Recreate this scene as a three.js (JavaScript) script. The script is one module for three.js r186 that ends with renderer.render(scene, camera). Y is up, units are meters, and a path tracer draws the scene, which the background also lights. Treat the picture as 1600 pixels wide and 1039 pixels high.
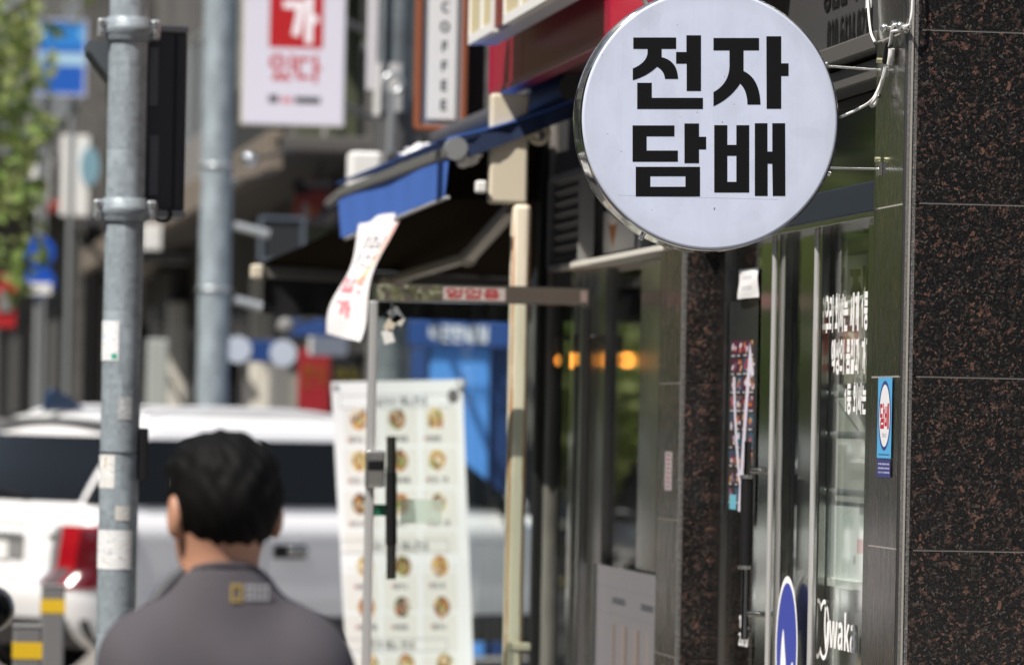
import * as THREE from 'three';
import { mergeGeometries } from 'three/addons/utils/BufferGeometryUtils.js';
import { RoundedBoxGeometry } from 'three/addons/geometries/RoundedBoxGeometry.js';

// ---------------------------------------------------------------- camera, sky, sun, exposure
const scene = new THREE.Scene();
const F = 7500, CX = 800, CY = 519.5;                     // focal length and centre, in pixels of the photograph
const camera = new THREE.PerspectiveCamera(2 * Math.atan(CY / F) * 180 / Math.PI, 1600 / 1039, 0.2, 600);
camera.filmGauge = 36;
camera.position.set(0, 1.68, 0);
camera.rotation.set(1.07 * Math.PI / 180, -8.0 * Math.PI / 180, 1.15 * Math.PI / 180, 'YXZ');
camera.focus = 11.05; camera.userData.fStop = 4.5;
camera.updateMatrixWorld(true);
const SUN = new THREE.Vector3(-0.46, 0.80, 0.36).normalize();
function skyTexture() {                                   // a clear spring sky with thin high haze
  const W = 512, H = 256, d = new Float32Array(W * H * 4);
  for (let j = 0; j < H; j++) for (let i = 0; i < W; i++) {
    const up = ((j + 0.5) / H - 0.5) * Math.PI, ro = ((i + 0.5) / W - 0.5) * 2 * Math.PI;
    const y = Math.sin(up), x = Math.cos(ro) * Math.cos(up), z = Math.sin(ro) * Math.cos(up);
    const c = Math.max(0, x * SUN.x + y * SUN.y + z * SUN.z), k = Math.pow(Math.max(0, y), 0.5), o = (j * W + i) * 4;
    const halo = 0.5 * Math.pow(c, 10) + 0.6 * Math.pow(c, 60);
    const h = [0.92, 0.98, 1.06], t = [0.36, 0.50, 0.78], g = [0.16, 0.155, 0.15];
    for (let q = 0; q < 3; q++) d[o + q] = (y > 0 ? h[q] * (1 - k) + t[q] * k + halo : g[q]) * 0.42;
    d[o + 3] = 1;
  }
  const s = new THREE.DataTexture(d, W, H, THREE.RGBAFormat, THREE.FloatType);
  s.mapping = THREE.EquirectangularReflectionMapping; s.magFilter = THREE.LinearFilter; s.needsUpdate = true;
  return s;
}
scene.background = skyTexture(); scene.environment = scene.background;
const sun = new THREE.DirectionalLight(0xfff7ec, 5);
sun.position.copy(SUN).multiplyScalar(60).add(new THREE.Vector3(2, 0, -20)); sun.target.position.set(2, 0, -20);
sun.castShadow = true; sun.shadow.mapSize.set(4096, 4096);
Object.assign(sun.shadow.camera, { left: -30, right: 30, top: 40, bottom: -60, near: 1, far: 200 });
scene.add(sun, sun.target);
const renderer = new THREE.WebGLRenderer({ antialias: true });
renderer.toneMapping = THREE.LinearToneMapping; renderer.toneMappingExposure = 1.36; renderer.shadowMap.enabled = true;
renderer.setSize(1024, 664);

// ---------------------------------------------------------------- helpers
let seed = 7;
const rnd = () => { seed = (seed + 0x6d2b79f5) | 0; let t = Math.imul(seed ^ (seed >>> 15), 1 | seed); t = (t + Math.imul(t ^ (t >>> 7), 61 | t)) ^ t; return ((t ^ (t >>> 14)) >>> 0) / 4294967296; };
const rr = (a, b) => a + (b - a) * rnd(), lerp = (a, b, t) => a + (b - a) * t, clamp = (x, a, b) => Math.min(b, Math.max(a, x));
const V = (x, y, z) => new THREE.Vector3(x, y, z), DEG = Math.PI / 180;
const ray = (px, py) => V((px - CX) / F, (CY - py) / F, -1).applyQuaternion(camera.quaternion);
const at = (px, py, d) => ray(px, py).multiplyScalar(d).add(camera.position);                       // at camera depth d
const onZ = (px, py, Z) => { const r = ray(px, py); return r.multiplyScalar(-Math.abs(Z) / r.z).add(camera.position); };   // at distance Z along the street
const onX = (px, py, X) => { const r = ray(px, py); return r.multiplyScalar(X / r.x).add(camera.position); };    // on a wall parallel to the street
function rectZ(x0, y0, x1, y1, Z) {                        // an upright rectangle facing down the street
  const xm = (x0 + x1) / 2, ym = (y0 + y1) / 2, l = onZ(x0, ym, Z), r = onZ(x1, ym, Z), t = onZ(xm, y0, Z), b = onZ(xm, y1, Z), c = onZ(xm, ym, Z);
  return { x: c.x, y: c.y, z: c.z, w: r.x - l.x, h: t.y - b.y };
}
function rectX(x0, y0, x1, y1, X) {                        // an upright rectangle on a wall along the street; w runs along the street
  const xm = (x0 + x1) / 2, ym = (y0 + y1) / 2, l = onX(x0, ym, X), r = onX(x1, ym, X), c0 = (l.z + r.z) / 2;
  const t = onX(xm, y0, X), b = onX(xm, y1, X);
  return { x: X, y: (t.y + b.y) / 2, z: c0, w: Math.abs(r.z - l.z), h: t.y - b.y };
}
const names = new Map();
function numbered(n) { const k = names.get(n) ?? 0; names.set(n, k + 1); return k ? n + '_' + String(k).padStart(3, '0') : n; }
function tag(o, label, category, group) { o.userData.label = label; o.userData.category = category; if (group) o.userData.group = group; return o; }
function thing(name, label, category, p = [0, 0, 0], group) {
  const o = new THREE.Group(); o.name = numbered(name); if (p.isVector3) p = [p.x, p.y, p.z]; o.position.set(...p); scene.add(o);
  o.userData.base = o.position.clone(); return tag(o, label, category, group);
}
// a part of thing t from geometry in the scene's own axes (kept under `under`, a part of t, for sub-parts)
function part(name, geo, mat, t, under) {
  const g = Array.isArray(geo) ? merge(geo) : geo; g.translate(-t.userData.base.x, -t.userData.base.y, -t.userData.base.z);
  const m = new THREE.Mesh(g, mat); m.name = name; m.castShadow = m.receiveShadow = true; (under || t).add(m); return m;
}
// a part from geometry in the thing's own axes
function local(name, geo, mat, parent) { const m = new THREE.Mesh(Array.isArray(geo) ? merge(geo) : geo, mat); m.name = name; m.castShadow = m.receiveShadow = true; parent.add(m); return m; }
function struct(name, geo, mat) { const m = new THREE.Mesh(Array.isArray(geo) ? merge(geo) : geo, mat); m.name = name; m.userData.kind = 'structure'; m.receiveShadow = m.castShadow = true; scene.add(m); return m; }
function merge(list) {
  const l = list.map((g) => { g = g.index ? g.toNonIndexed() : g; for (const k of Object.keys(g.attributes)) if (!['position', 'normal', 'uv'].includes(k)) g.deleteAttribute(k);
    if (!g.attributes.uv) g.setAttribute('uv', new THREE.BufferAttribute(new Float32Array(g.attributes.position.count * 2), 2)); return g; });
  return l.length > 1 ? mergeGeometries(l) : l[0];
}
const box = (w, h, d, x = 0, y = 0, z = 0, ry = 0, rz = 0) => { const g = new THREE.BoxGeometry(w, h, d); if (rz) g.rotateZ(rz); if (ry) g.rotateY(ry); return metreUV(g.translate(x, y, z)); };
const rbox = (w, h, d, x = 0, y = 0, z = 0, r = 0.006, ry = 0) => { const g = new RoundedBoxGeometry(w, h, d, 2, Math.min(r, w / 2.1, h / 2.1, d / 2.1)); if (ry) g.rotateY(ry); return metreUV(g.translate(x, y, z)); };
function metreUV(g) {                                      // uv in metres from the face's main direction
  const p = g.attributes.position, n = g.attributes.normal, u = new Float32Array(p.count * 2);
  for (let i = 0; i < p.count; i++) {
    const ax = Math.abs(n.getX(i)), ay = Math.abs(n.getY(i)), az = Math.abs(n.getZ(i));
    const [a, b] = ax > ay && ax > az ? [p.getZ(i), p.getY(i)] : ay > az ? [p.getX(i), p.getZ(i)] : [p.getX(i), p.getY(i)];
    u[i * 2] = a; u[i * 2 + 1] = b;
  }
  g.setAttribute('uv', new THREE.BufferAttribute(u, 2)); return g;
}
function bar(a, b, r, n = 14, r2 = r) {                    // a round bar between two points
  const d = b.clone().sub(a), g = new THREE.CylinderGeometry(r2, r, d.length(), n, 1);
  g.applyQuaternion(new THREE.Quaternion().setFromUnitVectors(V(0, 1, 0), d.clone().normalize()));
  return g.translate((a.x + b.x) / 2, (a.y + b.y) / 2, (a.z + b.z) / 2);
}
function beam(a, b, w, h) {                                // a rectangular bar between two points, h across upwards
  const d = b.clone().sub(a), L = d.length(), g = new RoundedBoxGeometry(w, h, L, 1, Math.min(w, h) * 0.15), m = new THREE.Matrix4().lookAt(V(0, 0, 0), d, V(0, 1, 0));
  return metreUV(g.applyMatrix4(m).translate((a.x + b.x) / 2, (a.y + b.y) / 2, (a.z + b.z) / 2));
}
const tube = (pts, r, seg = 40, n = 8) => new THREE.TubeGeometry(new THREE.CatmullRomCurve3(pts), seg, r, n);
// a sheet between four corners (a b along the top, d c along the bottom), with thickness, sagging or rippling by f(u, v) along its normal
function sheet(a, b, c, d, { nu = 1, nv = 1, f = null, t = 0 } = {}) {
  const n = b.clone().sub(a).cross(d.clone().sub(a)).normalize(), pos = [], uv = [], idx = [];
  const layer = (o, flip) => {
    const s = pos.length / 3;
    for (let j = 0; j <= nv; j++) for (let i = 0; i <= nu; i++) {
      const u = i / nu, v = j / nv, p = a.clone().lerp(b, u).lerp(d.clone().lerp(c, u), v).addScaledVector(n, o + (f ? f(u, v) : 0));
      pos.push(p.x, p.y, p.z); uv.push(u, 1 - v);
    }
    for (let j = 0; j < nv; j++) for (let i = 0; i < nu; i++) {
      const p = s + j * (nu + 1) + i, q = p + nu + 1;
      flip ? idx.push(p, p + 1, q, q, p + 1, q + 1) : idx.push(p, q, p + 1, q, q + 1, p + 1);
    }
    return s;
  };
  const s0 = layer(t ? -t / 2 : 0, true);
  if (t) {
    const s1 = layer(t / 2, false), w = nu + 1, edge = [];
    for (let i = 0; i < nu; i++) { edge.push([i, i + 1]); edge.push([nv * w + i + 1, nv * w + i]); }
    for (let j = 0; j < nv; j++) { edge.push([(j + 1) * w, j * w]); edge.push([j * w + nu, (j + 1) * w + nu]); }
    for (const [p, q] of edge) idx.push(s0 + p, s1 + p, s0 + q, s0 + q, s1 + p, s1 + q);
  }
  const g = new THREE.BufferGeometry();
  g.setAttribute('position', new THREE.Float32BufferAttribute(pos, 3)); g.setAttribute('uv', new THREE.Float32BufferAttribute(uv, 2)); g.setIndex(idx);
  const h = t ? g.toNonIndexed() : g; h.computeVertexNormals(); return h;
}
const std = (o) => new THREE.MeshStandardMaterial(o), phy = (o) => new THREE.MeshPhysicalMaterial(o);
const lin = (r, g = r, b = r) => new THREE.Color().setRGB(r, g, b);
function canvasTex(w, h, draw, srgb = true) {
  const c = document.createElement('canvas'); c.width = w; c.height = h; const x = c.getContext('2d'); draw(x, w, h);
  const t = new THREE.CanvasTexture(c); if (srgb) t.colorSpace = THREE.SRGBColorSpace; t.magFilter = THREE.LinearFilter; t.wrapS = t.wrapT = THREE.RepeatWrapping; return t;
}
// smooth value noise that tiles
function noiseGrid(n, s) { const a = new Float32Array(n * n); let q = s; for (let i = 0; i < n * n; i++) { q = (q * 1664525 + 1013904223) >>> 0; a[i] = q / 4294967296; } return a; }
function tnoise(g, n, x, y) { const xi = Math.floor(x), yi = Math.floor(y), u = x - xi, v = y - yi, s = u * u * (3 - 2 * u), t = v * v * (3 - 2 * v), m = (k) => ((k % n) + n) % n, q = (i, j) => g[m(j) * n + m(i)];
  return lerp(lerp(q(xi, yi), q(xi + 1, yi), s), lerp(q(xi, yi + 1), q(xi + 1, yi + 1), s), t); }
function dataTex(n, fn, srgb) {
  const d = new Uint8Array(n * n * 4);
  for (let j = 0; j < n; j++) for (let i = 0; i < n; i++) { const c = fn(i / n, j / n), o = (j * n + i) * 4; for (let k = 0; k < 3; k++) d[o + k] = clamp(c[k], 0, 1) * 255; d[o + 3] = 255; }
  const t = new THREE.DataTexture(d, n, n); t.wrapS = t.wrapT = THREE.RepeatWrapping; t.magFilter = THREE.LinearFilter; if (srgb) t.colorSpace = THREE.SRGBColorSpace; t.needsUpdate = true; return t;
}

// Hangul drawn with strokes (the syllables are composed from their letters)
const JAMO = {
  'ㄱ': [[0, .08, 1, .08, .9, .55, .72, 1]], 'ㄴ': [[0, 0, 0, .95, 1, .95]], 'ㄷ': [[1, .05, 0, .05, 0, .95, 1, .95]], 'ㄹ': [[0, .03, 1, .03, 1, .5, 0, .5, 0, .97, 1, .97]],
  'ㅁ': [[0, .05, 1, .05, 1, .95, 0, .95, 0, .05]], 'ㅂ': [[0, 0, 0, .95, 1, .95, 1, 0], [0, .48, 1, .48]], 'ㅅ': [[.5, 0, .45, .45, 0, 1], [.48, .35, 1, 1]], 'ㅇ': 'o',
  'ㅈ': [[0, .05, 1, .05], [.5, .05, .45, .5, 0, 1], [.48, .42, 1, 1]], 'ㅊ': [[.3, -.1, .7, -.1], [0, .15, 1, .15], [.5, .15, .45, .55, 0, 1], [.48, .5, 1, 1]],
  'ㅋ': [[0, .05, 1, .05, .9, .5, .72, 1], [0, .48, .9, .48]], 'ㅌ': [[1, 0, 0, 0, 0, 1, 1, 1], [0, .5, 1, .5]], 'ㅍ': [[0, .05, 1, .05], [.28, .05, .28, .95], [.72, .05, .72, .95], [0, .95, 1, .95]],
  'ㅎ': [[.3, -.08, .7, -.08], [0, .18, 1, .18], 'oh'], 'ㄲ': [[0, .08, .42, .08, .36, 1], [.56, .08, 1, .08, .92, 1]], 'ㅆ': [[.25, 0, 0, 1], [.2, .4, .48, 1], [.75, 0, .52, 1], [.7, .4, 1, 1]],
};
const CHO = 'ㄱㄲㄴㄷㄸㄹㅁㅂㅃㅅㅆㅇㅈㅉㅊㅋㅌㅍㅎ', JUNG = 'ㅏㅐㅑㅒㅓㅔㅕㅖㅗㅘㅙㅚㅛㅜㅝㅞㅟㅠㅡㅢㅣ', JONG = ' ㄱㄲㄳㄴㄵㄶㄷㄹㄺㄻㄼㄽㄾㄿㅀㅁㅂㅄㅅㅆㅇㅈㅊㅋㅌㅍㅎ';
function stroke(c, list, x, y, w, h) {
  if (list === 'o') { c.beginPath(); c.ellipse(x + w / 2, y + h / 2, w / 2, h / 2, 0, 0, 7); c.stroke(); return; }
  for (const s of list || []) {
    c.beginPath();
    if (s === 'oh') c.ellipse(x + w / 2, y + h * .68, w * .38, h * .3, 0, 0, 7); else for (let i = 0; i < s.length; i += 2) c[i ? 'lineTo' : 'moveTo'](x + s[i] * w, y + s[i + 1] * h);
    c.stroke();
  }
}
function hangul(c, text, x, y, cw, ch, lw, gap = 0.12) {     // draws text with cells cw by ch, returns the width
  c.lineWidth = lw; c.lineCap = 'butt'; c.lineJoin = 'miter'; const x0 = x;
  for (const s of text) {
    if (s === ' ') { x += cw * .42; continue; }
    const k = s.charCodeAt(0) - 0xac00;
    if (k < 0) { c.font = 'bold ' + ch * 1.05 + 'px sans-serif'; c.textBaseline = 'alphabetic'; const w = c.measureText(s).width, sc = Math.min(1, cw * .6 / w); c.save(); c.translate(x, y + ch * .92); c.scale(sc, 1); c.fillText(s, 0, 0); c.restore(); x += w * sc + cw * gap; continue; }
    const L = CHO[Math.floor(k / 588)], M = JUNG[Math.floor(k % 588 / 28)], T = JONG[k % 28], p = lw / 2, X = x + p, Y = y + p, W = cw - lw, H = ch - lw, vh = T === ' ' ? H : H * .56;
    const horiz = 'ㅗㅛㅜㅠㅡㅘㅙㅚㅝㅞㅟㅢ'.includes(M), vert = !'ㅗㅛㅜㅠㅡ'.includes(M);
    const vw = vert ? ('ㅐㅔㅒㅖㅙㅞ'.includes(M) ? W * .42 : W * .3) : 0, cwid = vert ? W - vw - lw * .55 : W * .84, cx0 = vert ? X : X + W * .08, chh = horiz ? vh * .5 : vh * (T === ' ' ? .86 : .9), cy0 = horiz ? Y : Y + vh * (T === ' ' ? .05 : 0);
    stroke(c, JAMO[L], cx0, cy0, cwid, chh);
    const line = (a, b, d, e) => { c.beginPath(); c.moveTo(a, b); c.lineTo(d, e); c.stroke(); };
    if (horiz) {
      const by = Y + vh * .88, hw = vert ? cwid + lw * .2 : W, mx = X + hw / 2; line(X - p, by, X + hw + (vert ? 0 : p), by);
      if ('ㅗㅘㅚㅙ'.includes(M)) line(mx, by, mx, Y + vh * .56);
      if (M === 'ㅛ') { line(X + hw * .33, by, X + hw * .33, Y + vh * .56); line(X + hw * .67, by, X + hw * .67, Y + vh * .56); }
      if ('ㅜㅝㅟㅞ'.includes(M)) line(mx, by, mx, Y + vh + p);
      if (M === 'ㅠ') { line(X + hw * .33, by, X + hw * .33, Y + vh + p); line(X + hw * .67, by, X + hw * .67, Y + vh + p); }
    }
    if (vert) {
      const vx = X + W - ('ㅏㅑㅘ'.includes(M) ? vw * .55 : 0), my = Y + vh * .48; line(vx, Y - p, vx, Y + vh + p);
      if ('ㅏㅑㅘ'.includes(M)) line(vx, my, X + W + p, my);
      if ('ㅓㅕㅝ'.includes(M)) { const l = X + W - vw * 1.1; line(l, my, vx, my); }
      if ('ㅐㅔㅖㅙㅞ'.includes(M)) { const v2 = X + W - vw * .62; line(v2, Y - p, v2, Y + vh + p); M === 'ㅐ' || M === 'ㅙ' ? line(v2, my, vx, my) : line(v2 - vw * .5, my - (M === 'ㅖ' ? vh * .08 : 0), v2, my - (M === 'ㅖ' ? vh * .08 : 0)); if (M === 'ㅖ') line(v2 - vw * .5, my + vh * .14, v2, my + vh * .14); }
    }
    if (T !== ' ') stroke(c, JAMO[T], X + W * .1, Y + H * .68, W * .84, H * .32);
    x += cw * (1 + gap);
  }
  return x - x0;
}
// a closed surface round the zero set of f (naive surface nets), for bodies
function nets(f, lo, hi, cell) {
  const n = [0, 1, 2].map((k) => Math.ceil((hi[k] - lo[k]) / cell) + 1), [nx, ny, nz] = n, val = new Float32Array(nx * ny * nz), id = new Int32Array(nx * ny * nz).fill(-1), pos = [], idx = [];
  const I = (i, j, k) => (k * ny + j) * nx + i;
  for (let k = 0; k < nz; k++) for (let j = 0; j < ny; j++) for (let i = 0; i < nx; i++) val[I(i, j, k)] = f(lo[0] + i * cell, lo[1] + j * cell, lo[2] + k * cell);
  const C = [[0, 0, 0], [1, 0, 0], [0, 1, 0], [1, 1, 0], [0, 0, 1], [1, 0, 1], [0, 1, 1], [1, 1, 1]], E = [[0, 1], [0, 2], [0, 4], [1, 3], [1, 5], [2, 3], [2, 6], [3, 7], [4, 5], [4, 6], [5, 7], [6, 7]];
  for (let k = 0; k < nz - 1; k++) for (let j = 0; j < ny - 1; j++) for (let i = 0; i < nx - 1; i++) {
    const v = C.map(([a, b, c]) => val[I(i + a, j + b, k + c)]); let x = 0, y = 0, z = 0, m = 0;
    for (const [a, b] of E) if (v[a] < 0 !== v[b] < 0) { const t = v[a] / (v[a] - v[b]); x += lerp(C[a][0], C[b][0], t); y += lerp(C[a][1], C[b][1], t); z += lerp(C[a][2], C[b][2], t); m++; }
    if (m) { id[I(i, j, k)] = pos.length / 3; pos.push(lo[0] + (i + x / m) * cell, lo[1] + (j + y / m) * cell, lo[2] + (k + z / m) * cell); }
  }
  for (let k = 1; k < nz - 1; k++) for (let j = 1; j < ny - 1; j++) for (let i = 1; i < nx - 1; i++) {
    const a = val[I(i, j, k)] < 0, q = (p, r, s, t, flip) => { if (p < 0 || r < 0 || s < 0 || t < 0) return; flip ? idx.push(p, s, r, p, t, s) : idx.push(p, r, s, p, s, t); };
    if (a !== val[I(i + 1, j, k)] < 0) q(id[I(i, j - 1, k - 1)], id[I(i, j, k - 1)], id[I(i, j, k)], id[I(i, j - 1, k)], !a);
    if (a !== val[I(i, j + 1, k)] < 0) q(id[I(i - 1, j, k - 1)], id[I(i - 1, j, k)], id[I(i, j, k)], id[I(i, j, k - 1)], !a);
    if (a !== val[I(i, j, k + 1)] < 0) q(id[I(i - 1, j - 1, k)], id[I(i, j - 1, k)], id[I(i, j, k)], id[I(i - 1, j, k)], !a);
  }
  const g = new THREE.BufferGeometry(); g.setAttribute('position', new THREE.Float32BufferAttribute(pos, 3)); g.setIndex(idx); g.computeVertexNormals();
  g.setAttribute('uv', new THREE.Float32BufferAttribute(pos.flatMap((_, i) => i % 3 === 2 ? [] : [pos[i - i % 3 + (i % 3)]]), 2)); return g;
}
const capsule = (x, y, z, a, b, ra, rb) => { const bx = b[0] - a[0], by = b[1] - a[1], bz = b[2] - a[2], px = x - a[0], py = y - a[1], pz = z - a[2], t = clamp((px * bx + py * by + pz * bz) / (bx * bx + by * by + bz * bz + 1e-9), 0, 1); return Math.hypot(px - bx * t, py - by * t, pz - bz * t) - lerp(ra, rb, t); };
const ell = (x, y, z, c, r) => { const a = (x - c[0]) / r[0], b = (y - c[1]) / r[1], d = (z - c[2]) / r[2], k = Math.sqrt(a * a + b * b + d * d); return (k - 1) * Math.min(...r); };
const smin = (a, b, k) => { const h = clamp(.5 + .5 * (b - a) / k, 0, 1); return lerp(b, a, h) - k * h * (1 - h); };

// ---------------------------------------------------------------- materials
const nA = noiseGrid(64, 11), nB = noiseGrid(128, 23), nC = noiseGrid(32, 5);
// brown granite: black ground, red-brown feldspar grains 5 to 30 mm long, fine grey specks; 0.8 m a side
const graniteTex = canvasTex(1536, 1536, (c, W) => {
  c.fillStyle = '#151414'; c.fillRect(0, 0, W, W);
  const blob = (x, y, r, col, ir) => { for (const dx of [-W, 0, W]) for (const dy of [-W, 0, W]) { if (x + dx < -r * 2 || x + dx > W + r * 2 || y + dy < -r * 2 || y + dy > W + r * 2) continue;
    c.fillStyle = col; c.beginPath(); const n = ir.length; for (let i = 0; i < n; i++) { const a = i / n * 6.283 + ir[0] * 5, q = r * (.5 + ir[i] * .75) * (1 + .55 * Math.cos(a * 2 + ir[1] * 9)) * .8; c[i ? 'lineTo' : 'moveTo'](x + dx + Math.cos(a) * q, y + dy + Math.sin(a) * q); } c.closePath(); c.fill(); } };
  const ir = (n) => Array.from({ length: n }, () => rnd());
  const reds = ['#46322c', '#392925', '#563d34', '#4b352d', '#60453a', '#332622', '#483732'], greys = ['#262524', '#33302e', '#0e0e10', '#0a0a0c', '#1d1a19', '#47423e', '#0f1013', '#1a1b1d'];
  for (let i = 0; i < 15000; i++) blob(rnd() * W, rnd() * W, rr(2.5, 10), greys[Math.floor(rnd() * greys.length)], ir(7));
  for (let i = 0; i < 2300; i++) blob(rnd() * W, rnd() * W, rr(3.5, 10), reds[Math.floor(rnd() * reds.length)], ir(8));
  for (let i = 0; i < 420; i++) { const x = rnd() * W, y = rnd() * W, r = rr(8, 20); blob(x, y, r, reds[Math.floor(rnd() * reds.length)], ir(9)); for (let k = 0; k < 7; k++) blob(x + rr(-r, r) * .7, y + rr(-r, r) * .7, rr(2, 6), k % 2 ? '#644b40' : '#1d1715', ir(6)); }
  c.globalAlpha = .5; for (let i = 0; i < 26000; i++) blob(rnd() * W, rnd() * W, rr(1.5, 4.5), ['#403834', '#0c0c0e', '#383736', '#575049', '#18181a', '#4c3a33'][i % 6], ir(6)); for (let i = 0; i < 2600; i++) blob(rnd() * W, rnd() * W, rr(5, 18), ['#4a3730', '#2e2826', '#131315', '#171618'][i % 4], ir(9)); c.globalAlpha = 1;
  for (let i = 0; i < 9000; i++) { const x = rnd() * W, y = rnd() * W, a = rnd() * 6.3, l = rr(3, 9); c.strokeStyle = rnd() < .5 ? 'rgba(5,5,6,.8)' : 'rgba(88,78,72,.4)'; c.lineWidth = rr(1, 2.5); c.beginPath(); c.moveTo(x, y); c.lineTo(x + Math.cos(a) * l, y + Math.sin(a) * l); c.stroke(); }
});
const gRep = graniteTex; gRep.repeat.set(1 / 0.8, 1 / 0.8);
const smear = dataTex(512, (u, v) => { const k = .55 * tnoise(nA, 64, u * 64, v * 4) + .45 * tnoise(nB, 128, u * 128, v * 12); const r = .14 + .3 * k; return [r, r, r]; });
smear.repeat.set(1 / .7, 1 / .7);
const M = {};
M.granite = phy({ map: gRep, color: lin(1.2, 1.24, 1.24), roughness: .2, specularIntensity: .9 });
M.polished = phy({ map: gRep, roughnessMap: smear, roughness: 1, specularIntensity: 1, ior: 1.9, clearcoat: 1, clearcoatRoughness: .16 });
const rawTex = dataTex(256, (u, v) => { const k = tnoise(nB, 128, u * 128, v * 128) * .7 + tnoise(nA, 64, u * 64, v * 64) * .3, q = .04 + .26 * k * k; return [q, q * .98, q * .95]; });
rawTex.repeat.set(1 / .22, 1 / .22);
M.rawstone = std({ map: rawTex, roughness: .85, bumpMap: rawTex, bumpScale: .002 });
M.mortar = std({ color: lin(.3, .28, .25), roughness: .95 });
M.darkcore = std({ color: lin(.05), roughness: .9 });
const galvTex = dataTex(512, (u, v) => { const a = tnoise(nA, 64, u * 32, v * 32), b = tnoise(nB, 128, u * 128, v * 128), c = tnoise(nC, 32, u * 8, v * 6), q = .46 + .07 * (a - .5) + .035 * (b - .5) + .09 * (c - .5); return [q * .95, q * 1.02, q * 1.07]; }, true);
M.galv = std({ map: galvTex, roughness: .5, metalness: .2, color: lin(1.9) });
M.galvclean = std({ color: lin(.5, .53, .55), roughness: .36, metalness: .7 });
M.zinc = std({ color: lin(.62, .62, .6), roughness: .25, metalness: .9 });
M.chrome = std({ color: lin(.74, .73, .69), roughness: .09, metalness: 1, bumpMap: smear, bumpScale: .0012 });
M.steel = std({ color: lin(.42, .42, .41), roughness: .2, metalness: 1 });
M.steelshiny = std({ color: lin(.46, .46, .44), roughness: .12, metalness: 1 });
M.acrylic = phy({ color: lin(.625, .682, .845), roughness: .42, clearcoat: .35, clearcoatRoughness: .12 });
M.letter = phy({ color: lin(.006, .006, .0065), roughness: .6, specularIntensity: .3 });
M.white = std({ color: lin(.78, .78, .77), roughness: .6 });
M.offwhite = std({ color: lin(.66, .64, .58), roughness: .65 });
M.cable = std({ color: lin(.8, .8, .79), roughness: .5 });
M.black = phy({ color: lin(.010, .010, .011), roughness: .5, specularIntensity: .5 });
M.rubber = std({ color: lin(.02), roughness: .75 });
M.darkgrey = std({ color: lin(.05, .05, .055), roughness: .6 });
M.midgrey = std({ color: lin(.2, .2, .2), roughness: .7 });
M.glass = phy({ color: lin(.93, .96, .94), transmission: 1, thickness: 0, roughness: 0.02, ior: 1.5 });
M.darkglass = phy({ color: lin(.3, .32, .32), transmission: 1, thickness: 0, roughness: 0.02, ior: 1.52 });
M.tint = phy({ color: lin(.006, .007, .008), roughness: .05, ior: 1.33 });
const print = (tex, o = {}) => std({ map: tex, roughness: .55, ...o });
const decal = (tex, o = {}) => std({ map: tex, roughness: .5, transparent: true, alphaTest: .5, side: THREE.DoubleSide, ...o });

// ---------------------------------------------------------------- ground
const asphalt = dataTex(512, (u, v) => { const q = .2 + .1 * (tnoise(nB, 128, u * 128, v * 128) - .5) + .06 * (tnoise(nA, 64, u * 16, v * 16) - .5); return [q, q, q * 1.02]; }, true); asphalt.repeat.set(.5, .5);
const paveTex = canvasTex(512, 512, (c, W) => { c.fillStyle = '#8f8a83'; c.fillRect(0, 0, W, W); for (let j = 0; j < 8; j++) for (let i = 0; i < 4; i++) { const q = 128 + rr(-12, 12); c.fillStyle = `rgb(${q},${q - 4},${q - 9})`; c.fillRect(i * 128 + (j % 2) * 64 + 2, j * 64 + 2, 124, 60); c.fillRect(i * 128 + (j % 2) * 64 - 510, j * 64 + 2, 124, 60); } }); paveTex.repeat.set(1.25, 1.25);
const KERB = .5;
struct('ground', metreUV(new THREE.PlaneGeometry(700, 700).rotateX(-Math.PI / 2).translate(0, -.13, -100)), std({ map: asphalt, roughness: .9 }));
struct('road', metreUV(new THREE.PlaneGeometry(7, 260).rotateX(-Math.PI / 2).translate(KERB - 3.5, -.126, -90)), std({ map: asphalt, roughness: .85 }));
struct('road_marking', [0, 1].map((k) => metreUV(new THREE.PlaneGeometry(.12, 240).rotateX(-Math.PI / 2).translate(KERB - 3.4 - k * .3, -.122, -90))), std({ color: lin(.55, .42, .08), roughness: .8 }));
struct('pavement', box(9.4, .13, 60, KERB + .12 + 4.7, -.065, -8), std({ map: paveTex, roughness: .85 }));
struct('pavement', box(9.4, .13, 120, KERB + .12 + 4.7, -.065, -100), std({ map: paveTex, roughness: .85 })).name = 'pavement_001';
struct('kerb', [rbox(.12, .15, 60, KERB + .06, -.07, -8, .02), rbox(.12, .15, 120, KERB + .06, -.07, -100, .02)], std({ color: lin(.36, .35, .34), roughness: .85 }));
struct('far_pavement', box(6.6, .13, 240, -9.9, -.065, -90), std({ map: paveTex, roughness: .85 }));

// ---------------------------------------------------------------- the shop building on the right
const ZP = -10.68, X0 = onZ(1417, 520, ZP).x, XG = X0 + .092;          // front of the near pillar, its street face, the glass line
const ZB = onX(1362, 520, X0).z, Z2 = onX(1117, 700, XG).z, Z2B = onX(1030, 700, X0).z, ZD = onX(917, 700, XG).z, ZE = -17.05;
const jointY = onZ(1425, 588, ZP).y, TH = .395;
const wallTex = dataTex(256, (u, v) => { const q = .46 + .1 * (tnoise(nA, 64, u * 32, v * 32) - .5) + .1 * (tnoise(nC, 32, u * 6, v * 3) - .5); return [q, q * .97, q * .93]; }, true); wallTex.repeat.set(.4, .4);
M.plaster = std({ map: wallTex, roughness: .9 });
M.plasterdark = std({ map: wallTex, color: lin(.35, .34, .33), roughness: .9 });
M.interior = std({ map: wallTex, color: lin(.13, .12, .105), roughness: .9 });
M.interiordark = std({ color: lin(.03, .03, .03), roughness: .8 });
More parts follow.
